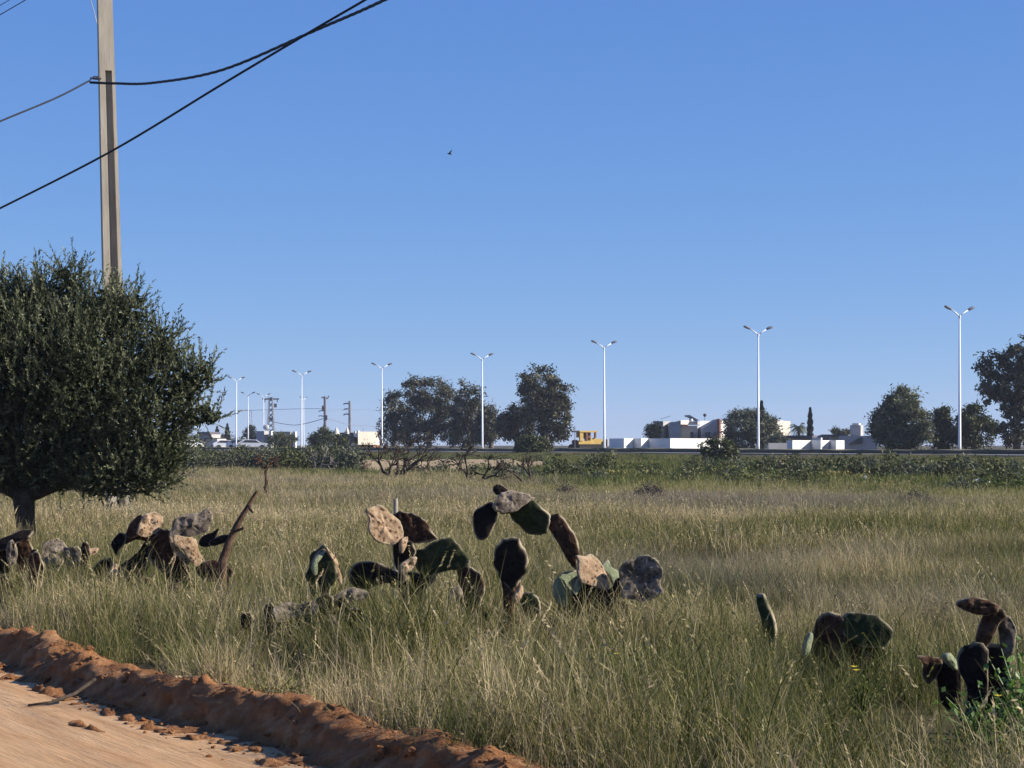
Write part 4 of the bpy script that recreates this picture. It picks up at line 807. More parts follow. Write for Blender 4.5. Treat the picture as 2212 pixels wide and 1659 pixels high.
# crooked sapling
b = GP(577, 51); t = thing('crooked_sapling', 'thin crooked dark sapling standing alone before the hedge', 'tree', b, 'small bare trees in the meadow'); mb = MB()
mb.tube([b - [0, 0, .05], P(579, 1066, 51), P(573, 1056, 51), P(576, 1045, 51), P(575, 1030, 51), P(573, 1020, 51), P(577, 1006, 51)], [0.05, 0.045, 0.04, 0.045, 0.035, 0.03, 0.015], 8); mb.tube([P(573, 1054, 51), P(568, 1052, 51)], [0.02, 0.008], 5)
mb.tube([P(575, 1040, 51), P(580, 1038, 51)], [0.02, 0.01], 5)
for dx in (-1, -.3, .4, 1): branch(mb, P(574, 1018, 51), np.array([dx * 0.8, rng.normal(0, .3), 1]), 0.20, 0.018, 3, minr=0.009)
mb.build('trunk', M['dead'], t)
mb = MB(); mb.tube([GP(777, 96) - [0, 0, .05], P(785, 1012, 96), P(794, 1004, 96)], [0.10, 0.09, 0.04], 7); mb.tube([P(782, 1016, 96), P(776, 1010, 96)], [0.05, 0.03], 6)
tag(mb.build('dead_stump', M['dead'], None, True), 'dark slanting dead stump before the left end of the earth wall', 'stump')
# small far prickly pears by the wall
def far_cactus(label, x0, d, specs):
    sh = []
    for i, (dx, tx, h, w) in enumerate(specs):
        a = np.linspace(0, 6.283, 9)[:-1]; cx_, cy_ = x0 + dx + tx / 2, 1037 - h / 2
        sh.append(([(cx_ + w / 2 * math.cos(k) + tx / 2 * -math.sin(k), cy_ + h / 2 * math.sin(k)) for k in a], 'pad_black' if i % 2 else 'pad_green', rng.uniform(-.6, .4), dict(dy=rng.uniform(-.6, .6), th=0.06, shrivel=0.6)))
    cactus(label, d, lambda x, y: (x, y), sh, None, 'far prickly pears by the earth wall')
far_cactus('dark far prickly pear thicket before the earth wall, by the left bare tree', 895, 92, [(-22, -3, 16, 12), (-14, 4, 20, 13), (-5, -4, 26, 14), (4, 3, 30, 14), (10, 6, 22, 13), (18, 2, 28, 12), (24, 6, 28, 10), (-28, -4, 12, 12)])
far_cactus('low far prickly pear thicket before the middle of the earth wall', 985, 90, [(-22, -3, 14, 12), (-10, 3, 17, 12), (0, -2, 22, 12), (8, 3, 30, 12), (15, 6, 24, 11), (-16, 0, 12, 10)])
# dry thistle-like bushes in the meadow
def twig_bush(label, x, d, w, h, n=240):
    b = GP(x, d); mb = MB()
    for k in range(n):
        a = rng.uniform(0, 6.28); r = w / 2 * math.sqrt(rng.random()); e = b + np.array([r * math.cos(a), r * math.sin(a), h * rng.uniform(0.5, 1) * (1 - 0.5 * (r / w * 2) ** 2)]); m_ = b * 0.5 + e * 0.5 + rng.normal(0, 0.05, 3) + [0, 0, h * 0.1]
        mb.tube([b + rng.normal(0, 0.03, 3) * [1, 1, 0], m_, e], [0.008, 0.006, 0.004], 3); q = 5; c = e + rng.normal(0, 0.06, (q, 3)); mb.leaves(c, rng.normal(size=(q, 3)), rng.normal(size=(q, 3)), 0.05, 0.02)
    tag(mb.build('dry_bush', M['twig'], None), label, 'bush', 'dry twiggy bushes in the meadow')
twig_bush('round grey brown dry bush in the meadow right of the arching cactus', 1405, 46, 0.75, 0.42)
twig_bush('flatter grey brown dry bush far right in the meadow', 1975, 44, 0.9, 0.35)
twig_bush('pale dry bush behind the arching cactus near the V shaped bare tree', 1225, 52, 0.6, 0.35, 150)
# leafy plant at the right edge, green weeds, flowers
def leafy_plant(label, x, d, h, w, n, ln, wd, mm='weed', name='leafy_plant', flowers=0):
    b = GP(x, d); t = thing(name, label, 'plant', b); mb = MB(); tb = MB()
    for k in range(n):
        a = rng.uniform(0, 6.28); r = w / 2 * math.sqrt(rng.random()); e = b + np.array([r * math.cos(a), r * math.sin(a), h * rng.uniform(0.45, 1)]); m_ = b * 0.5 + e * 0.5 + [0, 0, h * 0.12]
        tb.tube([b, m_, e], [0.006, 0.004, 0.002], 4); q = 14; u = rng.uniform(0.3, 1.05, q)[:, None]; c = b + (e - b) * u + rng.normal(0, 0.03, (q, 3))
        mb.leaves(c, rng.normal(size=(q, 3)) + [math.cos(a), math.sin(a), 0.2], np.array([0, 0, 1]) + rng.normal(0, 0.6, (q, 3)), rng.uniform(0.6, 1.3, q) * ln, rng.uniform(0.6, 1.3, q) * wd, rng.random(q))
    mb.build('leaves', M[mm], t); tb.build('stems', M[mm], t)
    for k in range(flowers):
        fb = MB(); c = b + np.array([rng.uniform(-w, w) * 0.5, rng.uniform(-w, w) * 0.5 - 0.05, h * rng.uniform(0.85, 1.1)]); a = np.linspace(0, 6.28, 9)[:-1]
        fb.leaves(c + np.c_[np.cos(a), np.sin(a), 0 * a] * 0.012, np.c_[np.cos(a), np.sin(a), 0 * a + 0.3], np.tile([0, 0, 1.0], (8, 1)) + 0.01 * rng.normal(size=(8, 3)), 0.024, 0.012); fb.build('flower', M['flower'], t)
    return t
leafy_plant('bright green leafy plant cut by the right edge beside the hooked cactus', 2215, 9.25, 0.50, 0.5, 50, 0.045, 0.026)
leafy_plant('low grey green leafy weed at the foot of the hooked cactus', 2150, 9.0, 0.30, 0.5, 34, 0.035, 0.02, flowers=2)
leafy_plant('dark green leafy weed with a yellow flower in the grass below the arching cactus', 1370, 10.6, 0.34, 0.5, 40, 0.035, 0.016, 'green', flowers=1)
leafy_plant('green weed rooted on the berm edge left of the middle', 405, 12.9, 0.16, 0.5, 26, 0.03, 0.014, 'green')
leafy_plant('long low green weed along the berm edge', 590, 11.1, 0.15, 0.5, 26, 0.03, 0.014, 'green')
leafy_plant('green weed in the grass near the two lobed cactus', 1860, 10.2, 0.30, 0.3, 14, 0.03, 0.014, 'green', flowers=2)

# ------------------------------------------------------------------ utility pole and cables
d = 41.0; b = GP(256, d); W0, W1, H = 0.43, 0.26, 12.2; lean = math.tan(math.radians(1.55))
t = thing('utility_pole', 'tall grooved concrete utility pole rising behind the olive tree', 'utility pole', b)
ZR = 1.5 + (962 - 155) * d / F - b[2]      # the groove ends here
yaw = math.radians(17)
def ringpts(z, poly):
    W = W0 + (W1 - W0) * z / H; q = np.array(poly) * W; cr, sr = math.cos(yaw), math.sin(yaw)
    return np.c_[b[0] - z * lean + q[:, 0] * cr - q[:, 1] * sr, b[1] + q[:, 0] * sr + q[:, 1] * cr, np.full(len(q), b[2] + z)]
U_ = [(-.5, -.5), (-.14, -.5), (-.08, -.12), (.26, -.12), (.30, -.5), (.5, -.5), (.5, .5), (.30, .5), (.26, .12), (-.08, .12), (-.14, .5), (-.5, .5)]
S_ = [(-.5, -.5), (-.14, -.5), (-.08, -.5), (.26, -.5), (.30, -.5), (.5, -.5), (.5, .5), (.30, .5), (.26, .5), (-.08, .5), (-.14, .5), (-.5, .5)]
mb = MB(); zs = [-0.3] + list(np.linspace(0.2, ZR, 12)); k = 12
rows = [ringpts(z, U_) for z in zs] + [ringpts(ZR + 0.002, S_), ringpts(H, S_)]
v = np.concatenate(rows); n = len(rows)
mb.add(v, [[i * k + j, i * k + (j + 1) % k, (i + 1) * k + (j + 1) % k, (i + 1) * k + j] for i in range(n - 1) for j in range(k)])
mb.f.append(np.array([[(n - 1) * k + j for j in range(k)]]))
mb.build('shaft', M['concrete'], t)
mb = MB(); mb.box(b + [0, 0, 0.06], (0.62, 0.62, 0.3), yaw); mb.build('footing', M['concrete'], t)
cl = P(211, 170, d - 0.25); mb = MB(); mb.tube([cl + [0.05, 0.1, 0.02], cl, cl - [0.13, 0.05, 0.0], P(196, 172, d - 0.4)], [0.025, 0.025, 0.02, 0.012], 7); mb.tube([P(212, 166, d - .25), P(203, 165, d - .3), P(191, 176, d - .5)], 0.014, 6)
mb.build('cable_clamp', M['cable'], t)
def cable(name, label, pts, r, n=40, m='cable', group='overhead cables', wig=0.0):
    pts = np.array(pts); k = len(pts); u = np.linspace(0, k - 1, n); i = np.clip(u.astype(int), 0, k - 2); f = (u - i)[:, None]
    p0 = pts[np.clip(i - 1, 0, k - 1)]; p1 = pts[i]; p2 = pts[i + 1]; p3 = pts[np.clip(i + 2, 0, k - 1)]
    c = 0.5 * (2 * p1 + (p2 - p0) * f + (2 * p0 - 5 * p1 + 4 * p2 - p3) * f ** 2 + (3 * p1 - p0 - 3 * p2 + p3) * f ** 3)
    mb = MB()
    if wig:      # a bundle of twisted conductors
        for s in range(3):
            a = np.arange(n) * 1.1 + s * 2.094; mb.tube(c + np.c_[np.cos(a) * 0, np.cos(a), np.sin(a)] * wig, r, 6)
    else: mb.tube(c, r, 7)
    return tag(mb.build(name, M[m], None, True), label, 'cable', group)
cable('overhead_cable', 'black bundled cable rising from the pole to the upper right', [P(194, 178, 40.6), P(246, 180, 40.3), P(330, 179, 39), P(480, 151, 36), P(680, 66, 32.4), P(830, 0, 29.6), P(1000, -90, 27)], 0.015, 120, wig=0.013)
cable('overhead_cable', 'straight black cable crossing in front of the pole from lower left', [P(-120, 508, 33.5), P(0, 450, 32), P(240, 327, 30), P(480, 182, 28), P(680, 63, 26.5), P(805, -10, 25.6), P(1000, -130, 24)], 0.0165, 60)
cable('overhead_cable', 'black cable running from the pole clamp down to the left edge', [P(-140, 322, 36), P(0, 262, 38), P(120, 212, 39.6), P(190, 176, 40.5)], 0.018, 60)
cable('overhead_cable', 'thin wire cutting the upper left corner, outermost one', [P(-60, 46, 35), P(20, 0, 35), P(60, -24, 35)], 0.006, 20)
cable('overhead_cable', 'thin wire cutting the upper left corner, inner one of two', [P(-60, 67, 35), P(0, 32, 35), P(58, -2, 35), P(100, -28, 35)], 0.008, 20)
cable('stay_wire', 'pale thin wire touching the left side of the pole at the top', [P(209, 50, 40.7), P(203, 25, 40.5), P(193, -8, 40), P(186, -30, 39.6)], 0.008, 20, 'palewire')

# ------------------------------------------------------------------ street lamps
LG = 'twin armed street lamps along the road'
t = thing('street_lamp', 'white twin armed street lamp, tallest and rightmost in the row', 'street lamp', (0, 0, 0), LG)
mb = MB(); mb.tube([(0, 0, -0.2), (0, 0, 0.3), (0, 0, 9.42)], [0.125, 0.11, 0.055], 12); mb.build('pole', M['lamp_white'], t, True)
mb = MB(); mb.tube([(0, 0, 9.28), (0, 0, 9.50)], [0.085, 0.085], 10); mb.build('collar', M['lamp_white'], t)
for s in (-1, 1):
    dv = np.array([RN[0], RN[1], 0]) * s
    mb = MB(); mb.tube([np.array([0, 0, 9.40]), dv * 0.35 + [0, 0, 9.66], dv * 0.80 + [0, 0, 9.90]], [0.05, 0.045, 0.038], 8); mb.build('arm', M['lamp_white'], t, True)
    mb = MB(); mb.tube([dv * 0.74 + [0, 0, 9.87], dv * 0.84 + [0, 0, 9.93], dv * 1.1 + [0, 0, 10.03], dv * 1.28 + [0, 0, 10.08], dv * 1.34 + [0, 0, 10.09]], [0.05, 0.10, 0.11, 0.08, 0.02], 8); mb.build('lamp_head', M['lamp_dark'], t, True)
labs = [None, 'white twin armed street lamp beside the big bushy tree, second from the right', 'white twin armed street lamp beside the yellow machine', 'white twin armed street lamp before the right side of the eucalyptus clump', 'white twin armed street lamp at the left side of the eucalyptus clump', 'white twin armed street lamp between the lattice pylon and the transformer pole', 'white twin armed street lamp nearest the olive tree crown']
for (x, h), lb in zip(((2073, 308), (1638, 264), (1305.5, 232), (1042, 204.5), (825, 182.5), (651, 166), (510, 152.5)), labs):
    o = t if lb is None else copy_tree(t); dd = 10.09 * F / h; o.location = ((x - CX) * dd / F, dd, 1.22)
    if lb: o['label'] = lb; o.rotation_euler = (rng.normal(0, 0.004), rng.normal(0, 0.006), rng.normal(0, 0.06))
for x, yt, yb, lb in ((536, 846, 966, 'small far street lamp just right of the one nearest the olive tree'), (569.5, 851, 968, 'small far street lamp just left of the lattice pylon'), (656, 856, 966, 'tiny far street lamp almost hidden behind a nearer one'), (423, 902, 966, 'tiny far street lamp at the edge of the olive tree crown')):
    o = copy_tree(t); dd = 10.09 * F / (yb - yt); o.location = ((x - CX) * dd / F, dd, 1.5 - 5 * dd / F); o['label'] = lb
    o.rotation_euler = (0, 0, rng.uniform(-0.9, 0.9))

# ------------------------------------------------------------------ pylons and far wires
def line(mb, a, b_, r): mb.tube([a, b_], r, 4)
d = 380.0; b = np.array([*P(585, 962, d)[:2], 0.85]); t = thing('lattice_pylon', 'grey lattice pylon with a wide top crossarm on the skyline', 'pylon', b, 'far power poles'); mb = MB(); top = P(585, 858, d)[2]
for i in range(10):
    z0 = b[2] + (top - b[2]) * i / 10; z1 = b[2] + (top - b[2]) * (i + 1) / 10; w0 = 0.75 - 0.045 * i; w1 = 0.75 - 0.045 * (i + 1)
    for s, y_ in ((-1, -1), (1, -1), (1, 1), (-1, 1)):
        line(mb, np.array([b[0] + s * w0, b[1] + y_ * w0, z0]), np.array([b[0] + s * w1, b[1] + y_ * w1, z1]), 0.09)
    for y_ in (-1, 1):
        line(mb, np.array([b[0] - w0, b[1] + y_ * w0, z0]), np.array([b[0] + w1, b[1] + y_ * w1, z1]), 0.05); line(mb, np.array([b[0] + w0, b[1] + y_ * w0, z0]), np.array([b[0] - w1, b[1] + y_ * w1, z1]), 0.05)
mb.build('lattice', M['steel'], t)
mb = MB(); mb.box(P(585, 862, d), (3.1, 0.35, 0.28)); mb.box(P(572, 865, d), (0.15, .15, .7)); mb.box(P(599, 865, d), (0.15, .15, .7)); mb.box(P(585, 861, d), (0.9, 0.4, 0.5)); mb.build('crossarm', M['steel'], t)
mb = MB(); mb.box(P(595, 876, d), (0.5, 0.4, 0.7)); mb.build('equipment_box', M['lamp_dark'], t)
mb = MB(); mb.box(P(585.5, 905, d), (0.8, 0.6, 0.6)); mb.build('equipment_box', M['lamp_dark'], t)
d = 300.0; b = np.array([*P(703, 962, d)[:2], 0.85]); t = thing('power_pole', 'dark transformer pole with forked top right of the lattice pylon', 'pylon', b, 'far power poles'); mb = MB()
mb.tube([b, P(702, 856, d)], [0.3, 0.2], 8); mb.build('pole', M['steel'], t)
mb = MB(); mb.tube([P(694, 858, d), P(697, 858.5, d), P(702, 862, d), P(708, 860, d), P(711, 855, d)], 0.09, 6); mb.tube([P(688, 889, d), P(693, 887, d), P(702, 888, d)], 0.07, 5); mb.tube([P(688, 899, d), P(693, 898, d), P(702, 900, d)], 0.07, 5); mb.build('crossarm', M['steel'], t)
mb = MB(); mb.box(P(698.5, 882, d), (0.4, 0.5, 0.75)); mb.build('transformer', M['lamp_dark'], t)
mb = MB(); mb.box(P(703.5, 902, d), (0.5, 0.5, 0.7)); mb.build('equipment_box', M['lamp_dark'], t)
d = 340.0; b = np.array([*P(756, 962, d)[:2], 0.85]); t = thing('power_pole', 'grey pole with three side arms all pointing left on the skyline', 'pylon', b, 'far power poles'); mb = MB(); mb.tube([b, P(755.5, 866, d)], [0.3, 0.2], 8); mb.build('pole', M['steel'], t)
for yy in (872, 884, 895):
    mb = MB(); mb.tube([P(742, yy + 2, d), P(744, yy, d), P(750, yy - 1, d), P(756, yy + 2, d)], 0.1, 6); mb.build('crossarm', M['steel'], t)
d = 520.0; b = np.array([*P(541, 962, d)[:2], 0.85]); mb = MB(); 
for s in (-1, 1): mb.tube([b + [s * 0.6, 0, 0], P(541, 885, d) + [s * 0.3, 0, 0]], 0.06, 4)
for i in range(8): 
    z0 = 885 + i * 9; mb.tube([P(541 - 4, z0, d), P(541 + 4, z0 + 9, d)], 0.04, 4)
tag(mb.build('lattice_mast', M['steel']), 'faint thin lattice mast between two far lamps on the left', 'mast', 'far power poles')
FG = 'far wires between the pylons'
cable('far_wire', 'long level far wire running from the left lamp to the transformer pole', [P(510, 887, 385), P(585, 885, 380), P(650, 883, 345), P(702, 883, 300)], 0.035, 24, 'steel', FG)
cable('far_wire', 'sagging far wire between lattice pylon and transformer pole', [P(588, 911, 378), P(630, 918, 350), P(660, 915, 325), P(703, 903, 300)], 0.05, 24, 'steel', FG)
cable('far_wire', 'far wire falling from the transformer pole to the right', [P(703, 903, 300), P(735, 912, 320), P(756, 917, 340), P(825, 922, 380)], 0.04, 24, 'steel', FG)
cable('far_wire', 'level far wire right of the transformer pole', [P(702, 886, 300), P(756, 885, 340), P(830, 886, 380)], 0.03, 20, 'steel', FG)

# ------------------------------------------------------------------ low wall in the field
def wall_run(name, pts, z0, z1, th, m, label, group=None, cat='wall', cap=None):
    """a wall along a polyline of plan points; every leg a slab that butts the next"""
    pts = [np.array(p, float) for p in pts]; L = []; R = []
    for i, p in enumerate(pts):
        a = pts[max(i - 1, 0)]; c = pts[min(i + 1, len(pts) - 1)]; d1 = (p - a) if i > 0 else (c - p); d2 = (c - p) if i < len(pts) - 1 else (p - a)
        d1 = d1 / np.linalg.norm(d1); d2 = d2 / np.linalg.norm(d2); n1 = np.array([-d1[1], d1[0]]); n2 = np.array([-d2[1], d2[0]]); n_ = n1 + n2; n_ = n_ / max(np.linalg.norm(n_), .3); n_ = n_ / max(n_.dot(n1), .35)
        L.append(p); R.append(p + n_ * th)
    zt = np.broadcast_to(np.asarray(z1, float), (len(pts),)); k = len(pts); mb = MB()
    v = [[*p, z0] for p in L] + [[*p, q] for p, q in zip(L, zt)] + [[*p, q] for p, q in zip(R, zt)] + [[*p, z0] for p in R]
    f = [[r * k + i, r * k + i + 1, (r + 1) * k + i + 1, (r + 1) * k + i] for r in range(3) for i in range(k - 1)] + [[0, k, 2 * k, 3 * k], [k - 1, 4 * k - 1, 3 * k - 1, 2 * k - 1]]
    mb.add(v, f); return tag(mb.build(name, m), label, cat, group)
xw = np.linspace(762, 1172, 26); dw = 106.0
wall_run('earth_wall', [((x - CX) * (dw + (x - 960) * 0.012) / F, dw + (x - 960) * 0.012) for x in xw], -0.1, [1.5 - (993 + 1.2 * math.sin(x * .09) + (5 if x > 1120 else 0) - 962) * dw / F for x in xw], 0.3, M['tanwall'], 'low bare tan wall in the field behind the bare little trees')

# ------------------------------------------------------------------ houses and boundary walls beyond the road
def PX(x, d): return (x - CX) * d / F
def ZY(y, d): return CAMZ - (y - HY) * d / F
def zig(xs, d0, amp, start_lit=True):
    """plan points of a zigzag wall: lit legs recede to the right, shaded legs come forward"""
    out = [np.array([PX(xs[0], d0), d0])]; dcur = d0
    for a, b_, lit in xs[1]:
        pass
    return out
def zigzag(cols, d0):
    pts = []; dcur = d0
    for x, dd in cols: dcur = d0 + dd; pts.append((PX(x, dcur), dcur))
    return pts
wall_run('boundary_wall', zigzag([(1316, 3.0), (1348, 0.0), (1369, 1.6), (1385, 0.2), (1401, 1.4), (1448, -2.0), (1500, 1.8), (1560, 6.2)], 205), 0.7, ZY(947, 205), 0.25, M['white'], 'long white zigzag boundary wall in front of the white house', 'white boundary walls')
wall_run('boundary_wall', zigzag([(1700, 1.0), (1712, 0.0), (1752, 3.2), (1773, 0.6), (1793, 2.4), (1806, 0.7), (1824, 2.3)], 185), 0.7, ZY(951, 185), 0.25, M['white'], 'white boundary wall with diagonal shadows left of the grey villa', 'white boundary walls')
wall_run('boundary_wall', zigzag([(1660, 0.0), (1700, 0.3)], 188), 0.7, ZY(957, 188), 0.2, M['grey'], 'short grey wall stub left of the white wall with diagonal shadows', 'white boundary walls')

def house(name, label, d, parts, group='far houses'):
    """parts: (part name, material, kind, args) in photo pixels; the front faces are turned a little to the left"""
    x0 = np.mean([q[3][0] for q in parts]); t = thing(name, label, 'house', (PX(x0, d), d, 0.85), group); rz = math.radians(-17)
    for nm, mt, kd, a in parts:
        mb = MB()
        if kd == 'box':                     # x0,x1,ytop,ybottom, depth offset, depth
            xa, xb, yt, yb, off, dep = a; w = (xb - xa) * d / F / math.cos(rz); h = (yb - yt) * d / F
            cr, sr = math.cos(rz), math.sin(rz); c = np.array([PX((xa + xb) / 2, d), d, ZY((yt + yb) / 2, d)]) + np.array([0, off + dep / 2, 0]); mb.box(c, (w, dep, h), rz * (0.0 if nm in ('window', 'door', 'pane') else 1.0))
        elif kd == 'poly':                  # polygon in pixels extruded back
            xs, off, dep = a[1], a[2], a[3]; pl = [(PX(x, d), ZY(y, d)) for x, y in xs]; cxm = np.mean([p[0] for p in pl])
            def xf(v, cxm=cxm): 
                q = v.copy(); q[:, 1] = v[:, 1] + d + (v[:, 0] - cxm) * math.tan(a[4] if len(a) > 4 else rz); return q
            mb.prism(pl, off, off + dep, xf)
        elif kd == 'dish':
            x, y, r = a; c = P(x, y, d); mb.sphere(c, (r, r * 0.3, r), 12, 8); mb.tube([c, c - [0, 0, r + 0.4]], 0.04, 5)
        elif kd == 'cone':
            xa, xb, yt, yb = a; c = P((xa + xb) / 2, yb, d); h = (yb - yt) * d / F; r = (xb - xa) * d / F / 2; mb.tube([c - [0, 0, .2], c, c + [0, 0, h * .5], c + [0, 0, h * .88], c + [0, 0, h]], [r, r, r * .62, r * .22, 0.02], 14)
        elif kd == 'cyl':
            xa, xb, yt, yb = a[:4]; mb.tube([P((xa + xb) / 2, yb, d), P((xa + xb) / 2, yt, d)], (xb - xa) * d / F / 2, 10)
        mb.build(nm, M[mt], t)
    return t
H1 = lambda x: 1371.5 + .1488 * x
V1 = lambda y: 877.8 + .1488 * y
house('white_house', 'white modern house with slanted roofs and a roof solar panel', 262, [  # grey walls here are white ones with their shade put into the colour
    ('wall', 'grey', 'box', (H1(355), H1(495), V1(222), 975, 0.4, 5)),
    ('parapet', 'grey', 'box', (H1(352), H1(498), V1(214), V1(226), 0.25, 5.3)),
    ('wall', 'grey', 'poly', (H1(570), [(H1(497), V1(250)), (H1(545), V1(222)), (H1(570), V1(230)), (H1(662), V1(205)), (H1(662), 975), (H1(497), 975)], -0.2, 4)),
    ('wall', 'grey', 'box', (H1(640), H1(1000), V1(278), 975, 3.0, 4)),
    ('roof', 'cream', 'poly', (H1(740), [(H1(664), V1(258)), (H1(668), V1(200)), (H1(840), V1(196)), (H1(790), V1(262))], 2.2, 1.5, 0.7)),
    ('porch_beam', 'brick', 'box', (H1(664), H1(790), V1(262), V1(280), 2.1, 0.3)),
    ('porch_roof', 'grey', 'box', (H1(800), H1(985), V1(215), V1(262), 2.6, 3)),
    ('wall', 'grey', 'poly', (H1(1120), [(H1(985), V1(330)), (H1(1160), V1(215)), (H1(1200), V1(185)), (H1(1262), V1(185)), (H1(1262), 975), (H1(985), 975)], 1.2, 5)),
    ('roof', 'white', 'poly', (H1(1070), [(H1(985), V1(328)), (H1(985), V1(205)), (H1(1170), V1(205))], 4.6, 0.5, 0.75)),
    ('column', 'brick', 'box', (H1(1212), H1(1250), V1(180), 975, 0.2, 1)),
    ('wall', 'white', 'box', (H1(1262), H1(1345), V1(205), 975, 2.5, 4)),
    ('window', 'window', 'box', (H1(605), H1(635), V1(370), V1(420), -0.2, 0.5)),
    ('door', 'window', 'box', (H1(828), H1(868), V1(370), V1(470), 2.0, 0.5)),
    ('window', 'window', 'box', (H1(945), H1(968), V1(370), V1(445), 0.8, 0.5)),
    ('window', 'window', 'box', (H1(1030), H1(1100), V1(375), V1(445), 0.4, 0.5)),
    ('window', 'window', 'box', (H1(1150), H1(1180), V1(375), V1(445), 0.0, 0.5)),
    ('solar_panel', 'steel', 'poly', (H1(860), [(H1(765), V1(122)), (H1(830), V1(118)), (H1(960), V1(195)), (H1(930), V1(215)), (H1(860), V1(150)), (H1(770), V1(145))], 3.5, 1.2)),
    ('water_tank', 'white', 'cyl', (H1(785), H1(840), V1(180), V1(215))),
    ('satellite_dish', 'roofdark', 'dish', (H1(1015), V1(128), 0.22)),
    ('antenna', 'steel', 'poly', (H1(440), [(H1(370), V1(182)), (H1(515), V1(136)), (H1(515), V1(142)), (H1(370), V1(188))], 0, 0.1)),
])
H2 = lambda x: 1645.8 + .1488 * x
V2 = lambda y: 866.8 + .1488 * y
house('cream_house', 'flat roofed cream cube house right of the big bushy tree', 268, [
    ('wall', 'cream', 'poly', (H2(300), [(H2(130), 975), (H2(130), V2(285)), (H2(445), V2(285)), (H2(445), 975)], 1, 5, 0.6)),
    ('roof_edge', 'grey', 'box', (H2(190), H2(335), V2(268), V2(284), 2, 4)),
    ('window', 'brick', 'box', (H2(215), H2(310), V2(450), V2(490), 0.3, 0.5))])
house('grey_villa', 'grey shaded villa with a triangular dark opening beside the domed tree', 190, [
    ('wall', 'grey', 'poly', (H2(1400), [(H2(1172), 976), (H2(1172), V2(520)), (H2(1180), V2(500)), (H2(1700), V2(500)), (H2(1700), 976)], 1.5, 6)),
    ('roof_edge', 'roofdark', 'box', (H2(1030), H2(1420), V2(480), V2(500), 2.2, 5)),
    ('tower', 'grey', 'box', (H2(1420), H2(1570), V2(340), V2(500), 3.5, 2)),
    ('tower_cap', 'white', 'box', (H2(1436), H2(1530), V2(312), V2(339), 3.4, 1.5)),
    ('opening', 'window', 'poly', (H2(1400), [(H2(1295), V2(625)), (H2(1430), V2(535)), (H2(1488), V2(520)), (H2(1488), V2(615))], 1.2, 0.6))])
house('low_house', 'low dark roofed house behind the white walls and the thin cypress', 225, [
    ('roof', 'roofdark', 'box', (H2(330), H2(860), V2(495), V2(535), 1, 6)),
    ('wall', 'grey', 'box', (H2(340), H2(850), V2(535), 972, 1.6, 5)),
    ('roof', 'roofdark', 'poly', (H2(950), [(H2(850), V2(560)), (H2(870), V2(520)), (H2(930), V2(490)), (H2(1000), V2(495)), (H2(1060), V2(525)), (H2(1060), V2(560))], 0, 5)),
    ('wall', 'grey', 'box', (H2(860), H2(1060), V2(561), 972, 0.6, 4)),
    ('chimney', 'white', 'box', (H2(730), H2(855), V2(530), V2(580), -1.0, 1)),
    ('chimney', 'white', 'box', (H2(1080), H2(1165), V2(520), V2(548), -1.0, 1))])
H3 = lambda x: 576 + .124 * x
V3 = lambda y: 877.8 + .124 * y
house('cream_house', 'bright cream block house with cone roofs left of the eucalyptus clump', 285, [
    ('wall', 'cream', 'poly', (H3(1750), [(H3(1600), V3(668)), (H3(1600), V3(440)), (H3(1915), V3(440)), (H3(1915), V3(668))], 0, 5, 0.6)),
    ('base_wall', 'brick', 'box', (H3(1590), H3(1930), V3(669), 972, 1.0, 4)),
    ('wall', 'roofdark', 'box', (H3(1290), H3(1590), V3(455), 970, 2.0, 5)),
    ('chimney', 'white', 'box', (H3(1520), H3(1550), V3(430), V3(530), 1.0, 0.6)),
    ('chimney', 'white', 'box', (H3(1570), H3(1605), V3(425), V3(540), 0.2, 0.6)),
    ('cone_roof', 'cream', 'cone', (H3(1140), H3(1290), V3(365), V3(520))),
    ('cone_roof', 'cream', 'cone', (H3(1365), H3(1440), V3(360), V3(455))),
    ('lean_to', 'cream', 'box', (H3(1360), H3(1590), V3(650), V3(700), -0.5, 2)),
    ('antenna', 'steel', 'cyl', (H3(1676), H3(1684), V3(375), V3(440)))])
house('pavilion', 'grey beam structure on two white pillars left of the transformer pole', 350, [
    ('block', 'grey', 'box', (H3(-140), H3(5), V3(430), 972, 1, 4)),
    ('pillar', 'white', 'box', (H3(45), H3(90), V3(430), 970, 0, 0.6)),
    ('pillar', 'white', 'box', (H3(465), H3(510), V3(440), 970, 0, 0.6)),
    ('beam', 'grey', 'box', (H3(92), H3(463), V3(440), V3(500), 0.2, 3)),
    ('back_wall', 'brick', 'box', (H3(100), H3(470), V3(501), 970, 2.6, 0.4)),
    ('satellite_dish', 'white', 'dish', (575, 923, 0.5))])
house('dark_shed', 'small dark flat roofed shed left of the two far cypresses', 390, [
    ('roof', 'roofdark', 'box', (434, 461, 933, 938, -0.6, 5)),
    ('wall', 'grey', 'box', (436, 464, 938.2, 946, 0, 4)),
    ('wall', 'roofdark', 'box', (436, 446, 946.2, 972, -0.2, 4)),
    ('annex', 'cream', 'box', (446.5, 476, 948, 970, 0.4, 4))])
# far low skyline behind the olive tree
mb = MB(); s_ = 0
o = euca('hazy low tree line far away at the left of the skyline', 440, 640, [(400, 950, 40, 8), (470, 951, 40, 7), (530, 952, 40, 7)], 90, 40, 958, leaf=0.8, cr=0.8, tr=0.1, name='distant_trees', m='bush', droop=0)

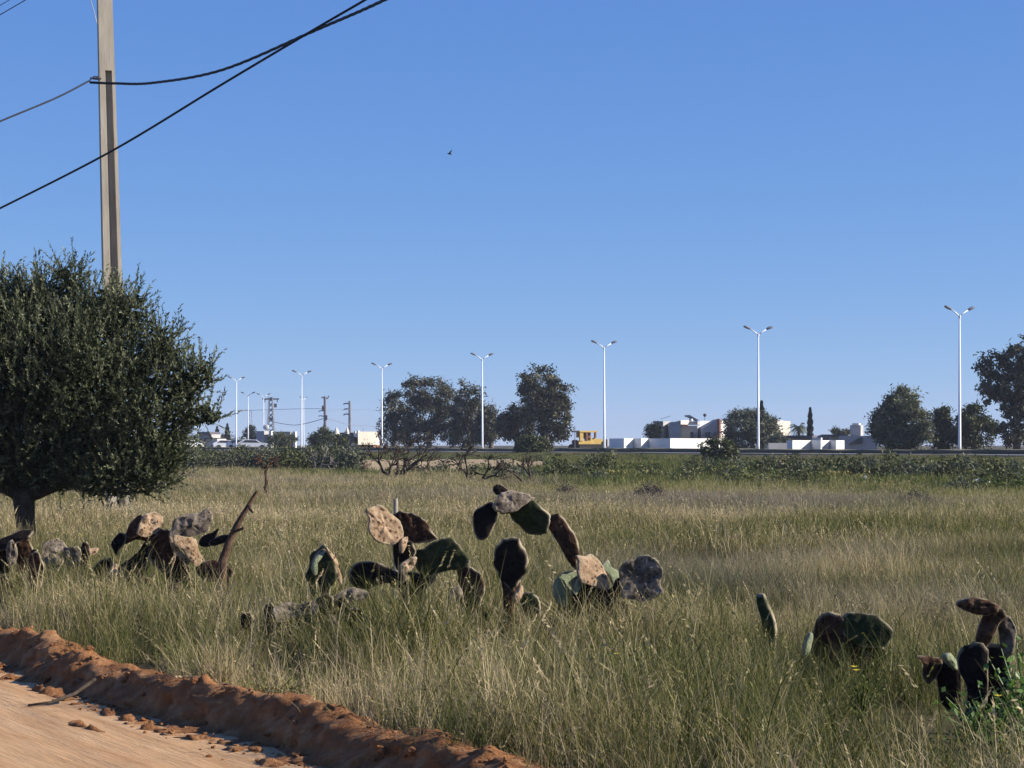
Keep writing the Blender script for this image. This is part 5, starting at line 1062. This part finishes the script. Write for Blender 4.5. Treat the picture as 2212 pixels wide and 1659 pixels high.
# parked white cars half hidden by the hedge
def car(label, x, d, heading):
    b = np.array([PX(x, d), d, 0.95]); t = thing('parked_car', label, 'car', b, 'white cars parked along the road')
    cr, sr = math.cos(heading), math.sin(heading)
    def xf(v): return np.c_[v[:, 0] * cr - v[:, 1] * sr, v[:, 0] * sr + v[:, 1] * cr, v[:, 2]] + b
    mb = MB(); mb.prism([(-2.1, .35), (2.1, .35), (2.15, .62), (2.0, .85), (1.1, .95), (.5, 1.36), (-1.1, 1.40), (-1.9, 1.0), (-2.15, .9)], -.82, .82, xf); mb.build('body', M['carpaint'], t)
    for s in (-1, 1):
        mb = MB(); mb.prism([(.95, .93), (.45, 1.28), (-1.0, 1.31), (-1.6, .97)], s * .825 - .01, s * .825 + .01, xf); mb.build('window', M['window'], t)
        for q in (-1.3, 1.35):
            mb = MB(); a = np.linspace(0, 6.28, 13)[:-1]; mb.prism([(q + .32 * math.cos(k), .32 + .32 * math.sin(k)) for k in a], s * .80 - .12, s * .80 + .10, xf); mb.build('wheel', M['rubber'], t)
car('white car half hidden at the edge of the olive tree crown', 410, 330, 0.5)
car('white car parked left of the lamp nearest the olive tree', 490, 320, 0.2)
car('white car parked right of the lamp nearest the olive tree', 522, 300, -0.3)
car('white car showing its pale side just above the hedge between two lamps', 546, 290, 0.1)
# yellow machine
d = 275.0; b = np.array([*P(1279, 972, d)[:2], 0.86]); t = thing('bulldozer', 'old yellow tracked bulldozer beside the lamp on the far roadside', 'bulldozer', b)
t.rotation_euler = (0, 0, 0.6); t.scale = (1.1, 1.1, 1)
H4 = lambda x: 1207 + .248 * x
V4 = lambda y: 713.2 + .248 * y
def bx(nm, mt, x0, x1, y0, y1, off, dep, tilt=None):
    mb = MB(); mb.box(np.array([PX((H4(x0) + H4(x1)) / 2, d), d + off + dep / 2, ZY((V4(y0) + V4(y1)) / 2, d)]), ((x1 - x0) * .248 * d / F, dep, (y1 - y0) * .248 * d / F), 0, tilt); return mb.build(nm, M[mt], t)
bx('cab_roof', 'yellow', 165, 340, 876, 890, -0.1, 1.8); bx('cab_post', 'yellow', 172, 205, 890, 965, 0, .2); bx('cab_post', 'rust', 232, 250, 890, 960, 0, .2); bx('cab_post', 'rust', 318, 332, 890, 940, 0, .2)
bx('seat_back', 'rust', 255, 315, 890, 945, .8, .3); bx('cab_panel', 'yellow', 205, 232, 890, 935, 1.4, .1); bx('engine_hood', 'yellow', 285, 425, 945, 1000, .2, 1.3, -0.12); bx('side_panel', 'yellow', 165, 284, 962, 995, .1, 1.5)
bx('front_blade', 'grey', 428, 442, 950, 1010, -.3, 2.4); bx('rear_ripper', 'rust', 146, 164, 955, 1010, .4, .6)
for off in (-.3, 1.6):
    mb = MB(); y0, y1 = ZY(V4(993), d), ZY(V4(1045), d); r = (y0 - y1) / 2; zc = (y0 + y1) / 2; xa, xb = PX(H4(155), d) + r, PX(H4(410), d) - r; a1 = np.linspace(math.pi / 2, 1.5 * math.pi, 9); a2 = np.linspace(-math.pi / 2, math.pi / 2, 9)
    pl = [(xa + r * math.cos(q), zc + r * math.sin(q)) for q in a1] + [(xb + r * math.cos(q), zc + r * math.sin(q)) for q in a2]; mb.prism(pl, d + off, d + off + .5, lambda v: v); mb.build('track', M['rubber'], t)
mb = MB(); mb.tube([P(1242, 968, 270), P(1242, 920, 270)], 0.05, 5); tag(mb.build('signpost', M['steel']), 'thin bare grey post just left of the bulldozer', 'post')
# bird
c = P(971, 332, 60); t = thing('bird', 'tiny dark bird flying in the middle of the sky', 'bird', c); mb = MB(); mb.tube([c + [-.06, 0, .01], c + [-.02, 0, 0], c + [.04, 0, -.01], c + [.08, 0, -.02]], [.006, .024, .018, .004], 7); mb.build('body', M['bird'], t, True)
for s in (-1, 1):
    mb = MB(); mb.prism([(-.03, 0), (.03, 0), (.02, .10), (.05, .19), (0, .11)], -.003, .003, lambda v, s=s: np.c_[v[:, 0] + v[:, 2] * .2, v[:, 2] * s * .7, v[:, 2] * .55 + v[:, 1]] + c); mb.build('wing', M['bird'], t)

# ------------------------------------------------------------------ haze
mb = MB(); mb.box((0, 450, 8), (1800, 1100, 20))
m = bpy.data.materials.new('haze_air'); m.use_nodes = True; nt = m.node_tree; nt.nodes.remove(nt.nodes['Principled BSDF'])
pv = nt.nodes.new('ShaderNodeVolumePrincipled'); pv.inputs['Color'].default_value = (0.80, 0.86, 1.0, 1); pv.inputs['Density'].default_value = 0.00018; pv.inputs['Anisotropy'].default_value = 0.2
nt.links.new(pv.outputs[0], nt.nodes['Material Output'].inputs['Volume'])
hz = mb.build('haze', m); hz['kind'] = 'stuff'; tag(hz, 'thin pale haze over the plain towards the horizon', 'haze')
